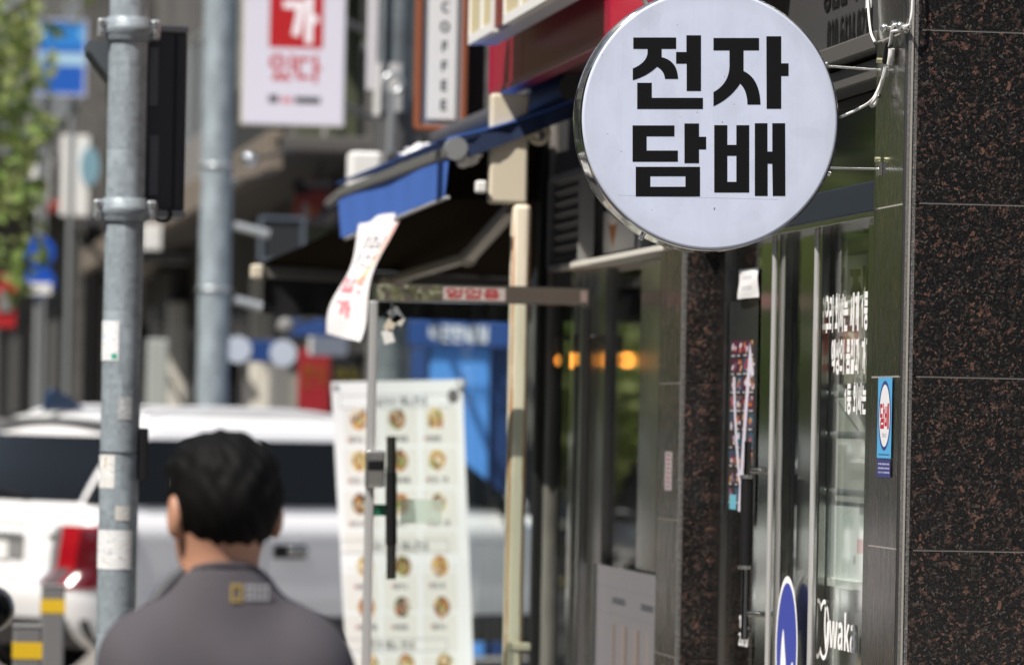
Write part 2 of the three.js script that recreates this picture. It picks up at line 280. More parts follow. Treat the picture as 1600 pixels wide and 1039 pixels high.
M.panel = std({ color: lin(.085, .085, .088), roughness: .45, metalness: .3 });
M.navy = std({ color: lin(.016, .022, .04), roughness: .35 });
M.shutter = std({ color: lin(.1, .1, .1), roughness: .6, metalness: .3 });
const building = thing('shop_building', 'dark fronted shop building with granite pillars along the right side of the street', 'building', [X0, 0, ZP]);
part('wall', [box(6, 8.2, 1.9, X0 + 3.2, 6.9, ZP - 2.3 + .95), box(6, 8.2, 4.75, X0 + 3.2, 6.9, (ZE + ZP - 1.35) / 2 - .1)], M.plaster, building);
part('end_wall', [box(5.9, 2.8, .2, X0 + 3.05, 1.4, ZE + .1)], M.plaster, building);
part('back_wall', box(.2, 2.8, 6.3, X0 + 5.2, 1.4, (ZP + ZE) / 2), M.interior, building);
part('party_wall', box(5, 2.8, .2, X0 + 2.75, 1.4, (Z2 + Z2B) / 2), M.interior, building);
part('shade_lining', [box(4.8, 2.7, .02, X0 + 2.6, 1.4, ZE + .22), box(.02, 2.7, 2.9, X0 + 5.0, 1.4, ZE + 1.6), box(4.8, 2.7, .02, X0 + 2.75, 1.4, (Z2 + Z2B) / 2 - .12), box(4.6, .02, 2.9, X0 + 2.7, .075, ZE + 1.6)], M.interiordark, building);  // dark sheets added over the walls to hold the doorway in shade
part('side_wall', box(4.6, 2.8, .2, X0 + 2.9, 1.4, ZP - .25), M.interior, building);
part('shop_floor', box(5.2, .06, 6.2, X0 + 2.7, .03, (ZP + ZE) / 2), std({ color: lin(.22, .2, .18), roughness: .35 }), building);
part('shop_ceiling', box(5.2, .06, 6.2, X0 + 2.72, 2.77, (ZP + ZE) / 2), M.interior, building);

// granite pillars: a mortar core with slabs
const slabGeo = (w, h, t, k) => { const g = rbox(w, h, t, 0, 0, 0, .0015), u = g.attributes.uv; for (let i = 0; i < u.count; i++) u.setXY(i, u.getX(i) + .23 * k, u.getY(i) + .37 * k); return g; };
function slabs(t, w, mat, place, n, k0) {                                      // a column of slabs that share three geometries
  const gs = [0, 1, 2].map((k) => slabGeo(w, TH - .003, .03, k + k0));
  for (let i = -5; i < n; i++) { const y = jointY + TH * (i + .5); if (y < -.1) continue; const m = local('tile', gs[(i + 6) % 3], mat, t); place(m, y); m.position.sub(t.userData.base); }
}
const pil = thing('granite_pillar', 'near brown granite pillar with its wide tiled front and polished side', 'pillar', [X0 + .5, 0, ZP - .2]);
part('core', box(1.5, 4.6, -ZB + ZP - .034, X0 + .78, 2.3, (ZP + ZB) / 2 - .015), M.mortar, pil);
part('grout', [box(1.5, 4.5, .026, X0 + .775, 2.25, ZP - .0146), box(.026, 4.5, ZP - .07 - ZB - .01, X0 + .0146, 2.25, (ZP - .07 + ZB) / 2)], M.mortar, pil);
slabs(pil, .8, M.granite, (m, y) => m.position.set(X0 + .016 + .4, y, ZP - .015), 6, 0);
slabs(pil, .7, M.granite, (m, y) => m.position.set(X0 + .016 + .803 + .352, y, ZP - .015), 6, 1);
const sw = ZP - .068 - ZB;
slabs(pil, sw, M.polished, (m, y) => { m.rotation.y = -Math.PI / 2; m.position.set(X0 + .016, y, ZP - .068 - sw / 2); }, 6, 2);
part('corner_edge', box(.016, 4.4, .028, X0 + .008, 2.2, ZP - .017), M.rawstone, pil);
part('corner_strip', box(.012, 4.4, .034, X0 + .008, 2.2, ZP - .050), std({ map: rawTex, color: lin(.25), roughness: .6 }), pil);
part('grout_line', box(.004, 4.4, .004, X0 + .003, 2.2, ZP - .002), M.mortar, pil);
const pil2 = thing('granite_pillar', 'narrow brown granite pillar between the two shop fronts', 'pillar', [X0 + .2, 0, Z2 - .2]);
part('core', box(.5, 2.75, Z2 - Z2B - .02, X0 + .27, 1.375, (Z2 + Z2B) / 2), M.mortar, pil2);
part('grout', [box(.28, 2.74, .026, X0 + .15, 1.37, Z2 - .009), box(.026, 2.74, Z2 - .03 - Z2B, X0 + .0115, 1.37, (Z2 - .03 + Z2B) / 2)], M.mortar, pil2);
slabs(pil2, .3, M.granite, (m, y) => m.position.set(X0 + .15, y, Z2 + .006), 2, 1);
const sw2 = Z2 - .016 - Z2B;
slabs(pil2, sw2, phy({ map: graniteTex, roughnessMap: smear, roughness: .8, color: lin(1.6) }), (m, y) => { m.rotation.y = -Math.PI / 2; m.position.set(X0 + .012, y, Z2 - .016 - sw2 / 2); }, 2, 2);
part('corner_edge', box(.02, 2.7, .02, X0 + .0, 1.35, Z2 - .004), M.rawstone, pil2);

// the first shop front (between the pillars)
const front = thing('storefront', 'stainless framed shop front with white lettering on its window next to the near pillar', 'shop front', [XG, 0, (ZB + Z2) / 2]);
const fx = (x0, x1, y = 700, X = XG) => { const a = onX(x1, y, X).z, b = onX(x0, y, X).z; return [(a + b) / 2, a - b]; };   // centre and width along the street
const yT = onX(1285, 350, XG).y, yT2 = onX(1285, 306, XG).y;
function post(t, x0, x1, depth, mat, out = 0, top = yT, name = 'post') { const [z, w] = fx(x0, x1); return part(name, rbox(depth, top, w, XG - depth / 2 - out + .012, top / 2, z, .004), mat, t); }
post(front, 1253, 1286, .022, M.steelshiny); post(front, 1191, 1229, .022, M.steelshiny); post(front, 1119, 1133, .022, M.steel); post(front, 1358, 1372, .022, M.steel);
const edge = (t, xc, r, top = yT) => { const p = onX(xc, 700, XG - .02); return part('edge_trim', bar(V(XG - .02, 0, p.z), V(XG - .02, top, p.z), r, 12), std({ color: lin(.72), roughness: .28, metalness: .55 }), t); };
edge(front, 1272, .0075); edge(front, 1206, .0075);
part('transom', rbox(.09, yT2 - yT, Z2 - ZB < 0 ? ZB - Z2 : 1, XG, (yT + yT2) / 2, (ZB + Z2) / 2, .004), M.navy, front);
part('transom_edge', rbox(.1, .016, ZB - Z2, XG - .004, yT - .01, (ZB + Z2) / 2, .003), M.steel, front);
const yL = onX(1330, 150, XG).y;
part('upper_glass', box(.012, yL - yT2, ZB - Z2, XG + .02, (yL + yT2) / 2, (ZB + Z2) / 2), M.tint, front);
part('ledge', [rbox(.08, .05, ZB - Z2 - .01, XG - .03, yL + .025, (ZB + Z2) / 2, .006), rbox(.11, .045, ZB - Z2 - .012, XG - .04, yL + .085, (ZB + Z2) / 2, .006)], std({ color: lin(.085, .082, .075), roughness: .6 }), front);
const panes = [[1286, 1358], [1229, 1253], [1133, 1191]];
panes.forEach(([a, b], i) => { const [z, w] = fx(a, b); part('window_pane', box(.008, yT - .02, w + .03, XG + .012, yT / 2, z), M.glass, front); });
part('sill', box(.1, .12, ZB - Z2, XG, .06, (ZB + Z2) / 2), M.steel, front);
// white vinyl lettering on the pane
function lettering(t, text, x0, x1, yt, yb, lwk, X = XG + .004) {
  const a = onX(x0, yt, X), b = onX(x0, yb, X), c = onX(x1, yt, X), h = a.y - b.y, w = Math.abs(c.z - a.z), H = 150, Wc = 1400;
  const probe = document.createElement('canvas').getContext('2d'), tw = hangul(probe, text, 0, 0, 100, 120, 18, .1);
  const tex = canvasTex(Math.ceil(tw + 10), H, (g) => { g.fillStyle = g.strokeStyle = '#f4f4f4'; hangul(g, text, 4, 14, 100, 122, 19, .1); });
  const q = new THREE.PlaneGeometry(w, h * 150 / 122).rotateY(-Math.PI / 2).translate(X, (a.y + b.y) / 2, (a.z + c.z) / 2);
  return part('window_lettering', q, decal(tex, { roughness: .6, color: lin(1) }), t);
}
lettering(front, '우리 회사는 세계 1등 제', 1290, 1369, 462, 521);
lettering(front, '액상의 품질과 가격에', 1300, 1369, 531, 586);
lettering(front, '1등 회사는 다', 1320, 1366, 599, 648);
{ // the round swoosh and the word under it
  const X = XG + .004, a = onX(1279, 930, X), c = onX(1338, 930, X), b = onX(1279, 1039, X), w = Math.abs(c.z - a.z), h = (a.y - b.y) * .97;
  const tex = canvasTex(600, 260, (g) => { g.strokeStyle = g.fillStyle = '#fff'; g.lineWidth = 17; g.beginPath(); g.ellipse(105, 128, 78, 108, 0, -1.0, 5.0); g.stroke(); g.beginPath(); g.moveTo(128, 40); g.quadraticCurveTo(105, 110, 140, 190); g.quadraticCurveTo(170, 150, 165, 95); g.lineWidth = 22; g.stroke(); g.font = 'bold 168px sans-serif'; g.save(); g.translate(190, 190); g.scale(.98, 1.12); g.fillText('waka', 0, 0); g.restore(); });
  part('window_lettering', new THREE.PlaneGeometry(w, h).rotateY(-Math.PI / 2).translate(X, a.y - h / 2, (a.z + c.z) / 2), decal(tex), front);
  // two short numbers on the side pane
  const q = rectX(1154, 958, 1172, 1014, X), t2 = canvasTex(256, 220, (g) => { g.fillStyle = '#fff'; g.font = 'bold 110px sans-serif'; g.fillText('18:2', 8, 95); g.fillText('20:0', 8, 205); });
  part('window_lettering', new THREE.PlaneGeometry(q.w, q.h).rotateY(-Math.PI / 2).translate(X, q.y, q.z), decal(t2), front);
}
{ // the black gripped pull handle of the door beside the narrow pillar
  const X = XG - .075, g = (y) => onX(1167, y, X).y, z = onX(1167, 800, X).z;
  const h = part('door_handle', [bar(V(X, g(1000), z), V(X, g(690), z), .0095, 14), bar(V(X, g(735), z), V(XG, g(735), z), .008), bar(V(X, g(960), z), V(XG, g(960), z), .008)], M.steelshiny, front);
  part('grip', bar(V(X, g(884), z), V(X, g(748), z), .0175, 16), M.black, front, h);
  part('collar', bar(V(X, g(748), z), V(X, g(742), z), .02), M.zinc, front, h); part('collar', bar(V(X, g(890), z), V(X, g(884), z), .02), M.zinc, front, h);
}
const shopSign = thing('shop_fascia', 'grey fascia panel with a black telephone number above the shop window', 'sign', [X0, 2.7, (ZB + Z2) / 2]);
{ const yb = onX(1330, 92, X0 + .02).y, h = .62, L = ZB - Z2, zc = (ZB + Z2) / 2, Xf = X0 + .03;
  part('panel', rbox(.06, h, L, Xf + .03, yb + h / 2, zc, .004), M.panel, shopSign);
  const a = onX(1294, 60, Xf), c = onX(1366, 60, Xf), top = onX(1330, 14, Xf).y, bot = onX(1330, 76, Xf).y, w = Math.abs(c.z - a.z);
  const tex = canvasTex(1400, 256, (g) => { g.fillStyle = '#050505'; g.font = 'bold 238px sans-serif'; const s = '010.6414.0214', k = 1380 / g.measureText(s).width; g.scale(k, 1.22); g.fillText(s, 6, 192); });
  part('lettering', new THREE.PlaneGeometry(w, top - bot).rotateY(-Math.PI / 2).translate(Xf - .003, (top + bot) / 2, (a.z + c.z) / 2), decal(tex), shopSign);
  const t2 = canvasTex(700, 256, (g) => { g.strokeStyle = '#070707'; hangul(g, '상담문의', 8, 10, 150, 235, 34, .1); }), a2 = onX(1288, 0, Xf), c2 = onX(1345, 0, Xf), y2 = onX(1316, 22, Xf).y;
  part('lettering', new THREE.PlaneGeometry(Math.abs(c2.z - a2.z), .12).rotateY(-Math.PI / 2).translate(Xf - .003, y2 + .075, (a2.z + c2.z) / 2), decal(t2), shopSign);
}
// stickers and papers on the shop front
function paperX(name, label, cat, x0, y0, x1, y1, X, tex, o = {}) {
  const q = rectX(x0, y0, x1, y1, X), t = thing(name, label, cat, [q.x, q.y - q.h / 2, q.z], o.group), n = 10;
  const g = sheet(V(X, q.y + q.h / 2, q.z - q.w / 2), V(X, q.y + q.h / 2, q.z + q.w / 2), V(X, q.y - q.h / 2, q.z + q.w / 2), V(X, q.y - q.h / 2, q.z - q.w / 2), { nu: n, nv: n, f: (u, v) => (o.curl || 0) * (Math.pow(Math.abs(u - .5) * 2, 3) + .4 * Math.sin(v * 5 + u * 3)), t: 0 });
  const m = part('sheet', g, print(tex, { side: THREE.DoubleSide, alphaTest: o.cut ? .5 : 0, transparent: !!o.cut, roughness: o.rough ?? .5 }), t); return m;
}
paperX('paper_notice', 'white paper notice taped near the top of the dark glass by the narrow pillar', 'notice', 1151, 420, 1182, 466, XG - .012, canvasTex(128, 160, (g, w, h) => { g.fillStyle = '#f2f2f2'; g.fillRect(0, 0, w, h); g.fillStyle = '#b9bbc4'; for (const y of [40, 52, 96, 108]) g.fillRect(38, y, 62, 6); }), { curl: .006 });
paperX('shop_poster', 'dark poster crowded with small colourful pictures and a white ribbon beside the door handle', 'poster', 1138, 470, 1183, 800, XG + .004, canvasTex(256, 640, (g, w, h) => {
  g.fillStyle = '#2b2f2f'; g.fillRect(0, 0, w, h); const cols = ['#a8445a', '#7c4030', '#c9a27a', '#d8d2e4', '#5c2740', '#3b5a72', '#c7764a', '#e6dfe9', '#7a6a86'];
  for (let j = 0; j < 9; j++) for (let i = 0; i < 4; i++) { const x = 22 + i * 54, y = 120 + j * 56; g.fillStyle = ['#5c2740', '#4a3a3a', '#3b5a72', '#6e5a5a'][Math.floor(rnd() * 4)]; g.fillRect(x, y, 48, 40); for (let k = 0; k < 5; k++) { g.fillStyle = cols[Math.floor(rnd() * cols.length)]; g.beginPath(); g.ellipse(x + rr(8, 40), y + rr(8, 34), rr(4, 14), rr(4, 10), rnd() * 3, 0, 7); g.fill(); } g.fillStyle = '#b9b2b8'; g.fillRect(x, y + 43, rr(20, 46), 6); }
  g.strokeStyle = '#e9e4f4'; g.lineWidth = 26; g.beginPath(); g.moveTo(120, 640); g.quadraticCurveTo(150, 380, 190, 170); g.lineTo(215, 230); g.stroke(); g.lineWidth = 18; g.beginPath(); g.moveTo(50, 230); g.quadraticCurveTo(70, 420, 125, 560); g.stroke(); g.fillStyle = '#78c4d8'; g.fillRect(30, 590, 60, 45); }), { rough: .25 });
paperX('door_sticker', 'blue oval sticker with white rim and white shapes low on the glass door', 'sticker', 1212, 898, 1247, 1130, XG - .032, canvasTex(256, 256, (g) => { g.fillStyle = '#fff'; g.beginPath(); g.arc(128, 128, 126, 0, 7); g.fill(); g.fillStyle = '#3f4ca8'; g.beginPath(); g.arc(128, 128, 114, 0, 7); g.fill(); g.fillStyle = '#fff'; g.beginPath(); g.moveTo(52, 256); g.quadraticCurveTo(60, 95, 92, 95); g.quadraticCurveTo(120, 150, 150, 200); g.quadraticCurveTo(180, 140, 205, 150); g.lineTo(215, 256); g.fill(); }), { cut: 1 });
paperX('tobacco_sticker', 'sky blue tobacco retailer sticker with a white oval on the near pillar side', 'sticker', 1372, 590, 1394, 716, X0 - .002, canvasTex(256, 300, (g, w, h) => {
  g.fillStyle = '#57a9dc'; g.fillRect(0, 0, w, h); g.fillStyle = '#33407f'; g.beginPath(); g.ellipse(128, 142, 112, 130, 0, 0, 7); g.fill(); g.fillStyle = '#e6e6ea'; g.beginPath(); g.ellipse(128, 142, 96, 116, 0, 0, 7); g.fill(); g.strokeStyle = '#b3263a'; hangul(g, '담배', 44, 96, 80, 96, 15, .06); g.fillStyle = '#4a4d58'; g.font = '20px sans-serif'; g.fillText('TOBACCO', 82, 222); g.fillStyle = '#2c3f72'; g.fillRect(30, 285, 196, 4); }));
paperX('notice_sticker', 'small purple sticker with pale lines of text below the tobacco sticker', 'sticker', 1371, 718, 1392, 746, X0 - .002, canvasTex(256, 128, (g, w, h) => { g.fillStyle = '#3b3f77'; g.fillRect(0, 0, w, h); g.fillStyle = '#b9bbd8'; for (let j = 0; j < 3; j++) for (let i = 0; i < 9; i++) g.fillRect(20 + i * 24 + rr(0, 5), 26 + j * 30, rr(10, 19), 13); }));
paperX('price_sticker', 'thin white and pink sticker on the side of the narrow pillar', 'sticker', 1039, 706, 1050, 766, X0 - .003, canvasTex(64, 128, (g, w, h) => { g.fillStyle = '#efe6e8'; g.fillRect(0, 0, w, h); g.fillStyle = '#c0707e'; for (let i = 0; i < 8; i++) g.fillRect(12, 8 + i * 15, 40, 5); }));
// what stands inside the first shop
const wp = (px, py, X) => onX(px, py, X);
{ const X = XG + .045, q = rectX(1290, 368, 1358, 600, X), t = thing('hanging_poster', 'pale poster with big orange letters hanging inside the lettered window', 'poster', [q.x, q.y - q.h / 2, q.z]);
  part('sheet', sheet(V(X + .02, q.y + q.h / 2, q.z - q.w / 2), V(X, q.y + q.h / 2, q.z + q.w / 2), V(X, q.y - q.h / 2, q.z + q.w / 2), V(X + .02, q.y - q.h / 2, q.z - q.w / 2), { nu: 12, nv: 12, f: (u, v) => .012 * Math.sin(u * 9 + v * 4), t: .003 }), print(canvasTex(320, 512, (g, w, h) => { g.fillStyle = '#cfc8bd'; g.fillRect(0, 0, w, h); g.fillStyle = '#8f8a80'; g.fillRect(0, 0, w, 70); g.strokeStyle = '#3c2a20'; hangul(g, '전자', 40, 110, 110, 120, 24, .1); g.strokeStyle = '#b23b1d'; hangul(g, '담배', 40, 270, 115, 140, 30, .1); g.fillStyle = '#b23b1d'; g.fillRect(40, 440, 220, 26); })), t);
  part('rail', bar(V(X - .012, q.y + q.h / 2 - .2, q.z - q.w / 2 - .02), V(X - .012, q.y + q.h / 2 - .165, q.z + q.w / 2 + .02), .009), M.white, t); }
function shelfUnit(label, x0, x1, yTop, X, cols, white) {
  const q = rectX(x0, yTop, x1, yTop + 60, X), top = q.y + q.h / 2, t = thing('display_shelf', label, 'shelf', [X + .2, 0, q.z]);
  part('side_panel', box(.36, top, .02, X + .2, top / 2, q.z - q.w / 2), white, t); part('side_panel', box(.36, top, .02, X + .2, top / 2, q.z + q.w / 2), white, t);
  part('back_panel', box(.02, top, q.w - .02, X + .39, top / 2, q.z), white, t);
  for (let k = 0; k < 5; k++) { part('shelf', box(.35, .018, q.w - .022, X + .195, top * (k + .5) / 5.2, q.z), white, t);
    const boxes = []; for (let z = -q.w / 2 + .06; z < q.w / 2 - .05; z += .075) boxes.push(box(.1, rr(.08, .15), .055, X + rr(.1, .16), top * (k + .5) / 5.2 + .075, q.z + z));
    part('packets', boxes, cols[k % cols.length], t).userData.kind = 'stuff'; }
}
const pk = ['#d9d4cf', '#9c3030', '#324c8a', '#c98a3a', '#494949'].map((c) => std({ color: c, roughness: .5 }));
shelfUnit('white display shelf full of small packets behind the lettered window', 1302, 1352, 850, XG + .09, [pk[4], pk[0], pk[1]], M.white);
shelfUnit('tall white display shelf with coloured packets behind the glass door', 1231, 1252, 505, XG + .06, [pk[3], pk[2], pk[0]], M.white);
{ const X = XG + .05, q = rectX(1296, 790, 1358, 845, X), t = thing('counter_board', 'white printed board leaning inside the lower window', 'board', [X, 0, q.z]); part('board', box(.02, q.h * 2.2, q.w, X, q.y - q.h * .5, q.z), print(canvasTex(256, 256, (g, w, h) => { g.fillStyle = '#eceff0'; g.fillRect(0, 0, w, h); for (let i = 0; i < 60; i++) { g.fillStyle = ['#777', '#c77', '#999', '#445'][i % 4]; g.fillRect(30 + rnd() * 180, 60 + rnd() * 150, rr(6, 24), rr(4, 10)); } })), t); part('foot', box(.12, .02, q.w * .8, X + .03, q.y - q.h * 1.6 - .01, q.z), M.white, t); }
{ const X = XG + .03, y = (k) => onX(1325, k, X).y, z0 = onX(1300, 700, X).z, z1 = onX(1362, 700, X).z, t = thing('display_rack', 'grey wire display rack standing close behind the lettered window', 'rack', [X, 0, (z0 + z1) / 2]);
  for (const z of [z0, z1]) part('upright', bar(V(X, 0, z), V(X, y(600), z), .012), M.galvclean, t); for (const k of [616, 680, 770]) part('rail', bar(V(X, y(k), z0), V(X, y(k), z1), .009), M.galvclean, t); part('crossbar', bar(V(X, y(616), z0), V(X, y(700), z1), .003), M.galvclean, t); }
{ const X = XG + .015, pts = [[1203, 700], [1207, 610], [1213, 592], [1222, 588], [1226, 610], [1227, 740], [1222, 868], [1212, 800], [1204, 730]].map(([a, b]) => onX(a, b, X)); const t = thing('blue_loop', 'long blue plastic loop hanging behind the glass of the shop door', 'hose', pts[0]); part('loop', tube(pts, .012, 60), std({ color: lin(.02, .06, .35), roughness: .4 }), t); }  // blue loop shaped as a hanging hose
{ const X = XG + .2, q = rectX(1228, 855, 1252, 900, X), t = thing('lamp_box', 'orange carton with a white top behind the glass door', 'box', [X, 0, q.z]); part('carton', rbox(.3, q.y + q.h / 2 - .05, q.w, X + .16, (q.y + q.h / 2 - .05) / 2, q.z, .005), std({ color: lin(.55, .2, .03), roughness: .6 }), t); part('carton_lid', rbox(.31, .1, q.w * 1.02, X + .16, q.y + q.h / 2, q.z, .006), M.white, t); }

// the second shop front, up to the open doorway
const front2 = thing('storefront', 'dark framed second shop front between the narrow pillar and the open glass door', 'shop front', [XG, 0, (Z2B + ZD) / 2]);
const yH = onX(985, 412, XG).y;
post(front2, 1003, 1034, .024, M.steel, 0, yH); post(front2, 921, 948, .024, M.steel, 0, yH); post(front2, 914, 921, .07, M.chrome, 0, yH);
{ const [z, w] = fx(948, 1003); part('window_pane', box(.008, yH, w + .03, XG + .012, yH / 2, z), M.glass, front2);
  part('header', rbox(.12, .018, Z2B - ZD + .04, XG - .04, yH + .01, (Z2B + ZD) / 2, .003), M.offwhite, front2);
  part('header_panel', box(.03, .5, Z2B - ZD, XG + .02, yH + .27, (Z2B + ZD) / 2), std({ color: lin(.035, .034, .034), roughness: .4 }), front2);
  part('mullion', rbox(.05, .5, .06, XG - .005, yH + .27, fx(1000, 1012)[0], .004), M.midgrey, front2); part('mullion', rbox(.05, .5, .09, XG - .005, yH + .27, fx(922, 936)[0], .004), M.midgrey, front2); }
paperX('glass_reflection', 'grey panel painted as a faint reflection on the lower glass of the second shop front', 'board', 925, 890, 1031, 1160, XG - .042, canvasTex(400, 512, (g, w, h) => { g.fillStyle = '#77767a'; g.fillRect(0, 0, w, h); g.fillStyle = '#6d6d74'; g.fillRect(0, 60, w, 4); g.fillRect(0, 140, w, 4); g.fillStyle = '#4a4a52'; g.fillRect(120, 90, 80, 20); g.fillRect(290, 90, 70, 20); for (let i = 0; i < 9; i++) { g.fillStyle = ['#6f5a50', '#77777d', '#8a7a72'][i % 3]; g.fillRect(130 + i * 24, 170, 12, 140); } for (let j = 0; j < 4; j++) for (let i = 0; i < 8; i++) { g.fillStyle = '#66666e'; g.fillRect(120 + i * 30, 350 + j * 36, 18, 18); } }));  // reflection in the lower glass, painted onto a flat panel
paperX('cone_poster', 'white poster showing an ice cream cone above the second shop front', 'poster', 943, 326, 992, 392, XG - .008, canvasTex(256, 256, (g, w, h) => { g.fillStyle = '#c9c6c2'; g.fillRect(0, 0, w, h); g.fillStyle = '#b5713a'; g.beginPath(); g.moveTo(40, 60); g.lineTo(120, 60); g.lineTo(80, 230); g.fill(); g.fillStyle = '#e8dfd4'; g.beginPath(); g.arc(80, 50, 42, 0, 7); g.fill(); }));
// the upper facade under the awning and the louvred vent
part('dark_panel', [box(.04, .62, ZD - ZE, XG + .04, 2.45, (ZD + ZE) / 2)], M.interiordark, building);
{ const q = rectX(868, 275, 916, 415, X0 + .03), t = thing('vent_louvre', 'grey slatted vent on the dark wall under the awning', 'vent', [q.x, q.y - q.h / 2, q.z]);
  part('frame', [box(.05, q.h, .03, q.x, q.y, q.z - q.w / 2), box(.05, q.h, .03, q.x, q.y, q.z + q.w / 2), box(.05, .02, q.w, q.x, q.y + q.h / 2, q.z), box(.05, .02, q.w, q.x, q.y - q.h / 2, q.z)], M.midgrey, t);
  part('back_plate', box(.01, q.h - .01, q.w - .02, q.x + .03, q.y, q.z), M.black, t);
  const g = box(.012, .032, q.w - .04, 0, 0, 0, 0, .7); for (let i = 0; i < 8; i++) { const m = local('slat', g, std({ color: lin(.09, .09, .085), roughness: .6 }), t); m.position.set(0, q.h * (i + .6) / 8, 0); } }
part('doorway_glass', box(.01, 2.12, ZD - ZE - .3, XG + .03, 1.06, (ZD + ZE) / 2 + .05), M.darkglass, building); part('corner_post', rbox(.06, 2.74, .08, X0 + .1, 1.37, ZE + .05, .01), M.black, building);
// two glowing bulbs and point lights added in place of orange reflections on the glass
for (const [px, py, l] of [[872, 563, 'added orange glow standing for a reflection on the doorway glass, the farther one'], [902, 561, 'added orange glow standing for a reflection on the doorway glass, nearer the door frame']]) {
  const p = onX(px, py, XG - .06), t = thing('reflection_glow', l, 'lamp', p, 'added reflection glows by the doorway');
  part('bulb', new THREE.SphereGeometry(.017, 16, 12).scale(.8, 1.3, .8).translate(p.x, p.y, p.z), std({ color: lin(.8, .4, .1), emissive: lin(1, .38, .06), emissiveIntensity: .38 }), t); part('cap', bar(V(p.x, p.y + .03, p.z), V(p.x, p.y + .08, p.z), .014), M.darkgrey, t); part('wall_arm', bar(V(p.x, p.y + .075, p.z), V(XG + .03, p.y + .075, p.z), .007), M.darkgrey, t);  // emissive bulb and its arm are added, shaped to give a reflected glow
  const L = new THREE.PointLight(0xff9a3c, .006); L.position.set(p.x - .03, p.y, p.z); L.shadow.radius = 1.5; L.castShadow = true; scene.add(L);  // added point light that spreads the orange glow
}
{ const t = thing('counter', 'dark counter standing inside the open doorway', 'counter', [X0 + .9, 0, -16.3]); part('cabinet', rbox(.5, 1.0, .9, X0 + 1.1, .5, -16.2, .01), M.interiordark, t); part('worktop', rbox(.56, .04, .96, X0 + 1.1, 1.02, -16.2, .01), M.midgrey, t); }

// ---------------------------------------------------------------- the round sign on its arms
const ZS = -10.93, sc = onZ(1110.5, 187, ZS), SR = Math.abs(onZ(1311, 187, ZS).x - onZ(910, 187, ZS).x) / 2;
const sign = thing('round_sign', 'round white projecting sign with bold black Hangul letters on the near pillar', 'sign', sc);
const discZ = (r, d, z, n = 96) => new THREE.CylinderGeometry(r, r, d, n, 1).rotateX(Math.PI / 2).translate(sc.x, sc.y, z);
const faceTex = canvasTex(1024, 1024, (g, W) => { g.fillStyle = '#fcfcfc'; g.fillRect(0, 0, W, W);
  for (let i = 0; i < 260; i++) { g.fillStyle = `rgba(${rnd() < .5 ? '120,120,115' : '150,145,135'},${rr(.008, .022)})`; g.beginPath(); g.ellipse(rnd() * W, rnd() * W, rr(10, 70), rr(20, 140), 0, 0, 7); g.fill(); }
  for (let i = 0; i < 60; i++) { const x = rnd() * W; g.fillStyle = `rgba(110,108,100,${rr(.008, .022)})`; g.fillRect(x, rr(0, 500), rr(1.5, 5), rr(80, 420)); }
  for (let i = 0; i < 26; i++) { g.fillStyle = `rgba(70,66,60,${rr(.25, .6)})`; g.beginPath(); g.ellipse(rnd() * W, rnd() * W, rr(1, 2.6), rr(1, 4), rnd() * 3, 0, 7); g.fill(); }
  g.fillStyle = 'rgba(110,110,125,.28)'; g.fillRect(150, 818, 640, 2.4); g.fillStyle = 'rgba(60,60,62,.7)'; g.beginPath(); g.ellipse(535, 862, 2.4, 6, .2, 0, 7); g.fill(); const q = g.createRadialGradient(512, 512, 440, 512, 512, 512); q.addColorStop(0, 'rgba(140,135,120,0)'); q.addColorStop(1, 'rgba(140,135,120,.09)'); g.fillStyle = q; g.fillRect(0, 0, W, W); });
M.acrylic.map = faceTex;
const facePart = part('face', new THREE.LatheGeometry([[0, 0], [SR * .6, 0], [SR - .0075, 0], [SR - .0068, 0], [SR - .004, -.0006], [SR - .0012, -.0028], [SR, -.007], [SR, -.03]].map(([a, b]) => new THREE.Vector2(a, b)).reverse(), 128).rotateX(Math.PI / 2).translate(sc.x, sc.y, sc.z), M.acrylic, sign);
{ const g = facePart.geometry, q = g.attributes.position, u = g.attributes.uv; for (let i = 0; i < q.count; i++) u.setXY(i, .5 + q.getX(i) / SR / 2, .5 + q.getY(i) / SR / 2); }
part('rim', new THREE.LatheGeometry([[SR + .0006, .0105], [SR + .0022, .0098], [SR + .003, .007], [SR + .0025, 0], [SR + .0025, -.086], [SR + .004, -.09], [SR + .003, -.1], [SR - .005, -.102]].map(([a, b]) => new THREE.Vector2(a, b - .014)).reverse(), 160).rotateX(Math.PI / 2).translate(sc.x, sc.y, sc.z), M.chrome, sign);
part('back_plate', discZ(SR - .004, .006, sc.z - .108), M.galvclean, sign);
for (const [px, py] of [[1037, 44], [1303, 96], [1300, 268], [1027, 336]]) { const p = onZ(px, py, ZS), d = p.clone().sub(sc).setZ(0).normalize(); part('bolt', bar(sc.clone().addScaledVector(d, SR).add(V(0, 0, -.05)), sc.clone().addScaledVector(d, SR + .016).add(V(0, 0, -.05)), .006), M.zinc, sign); }
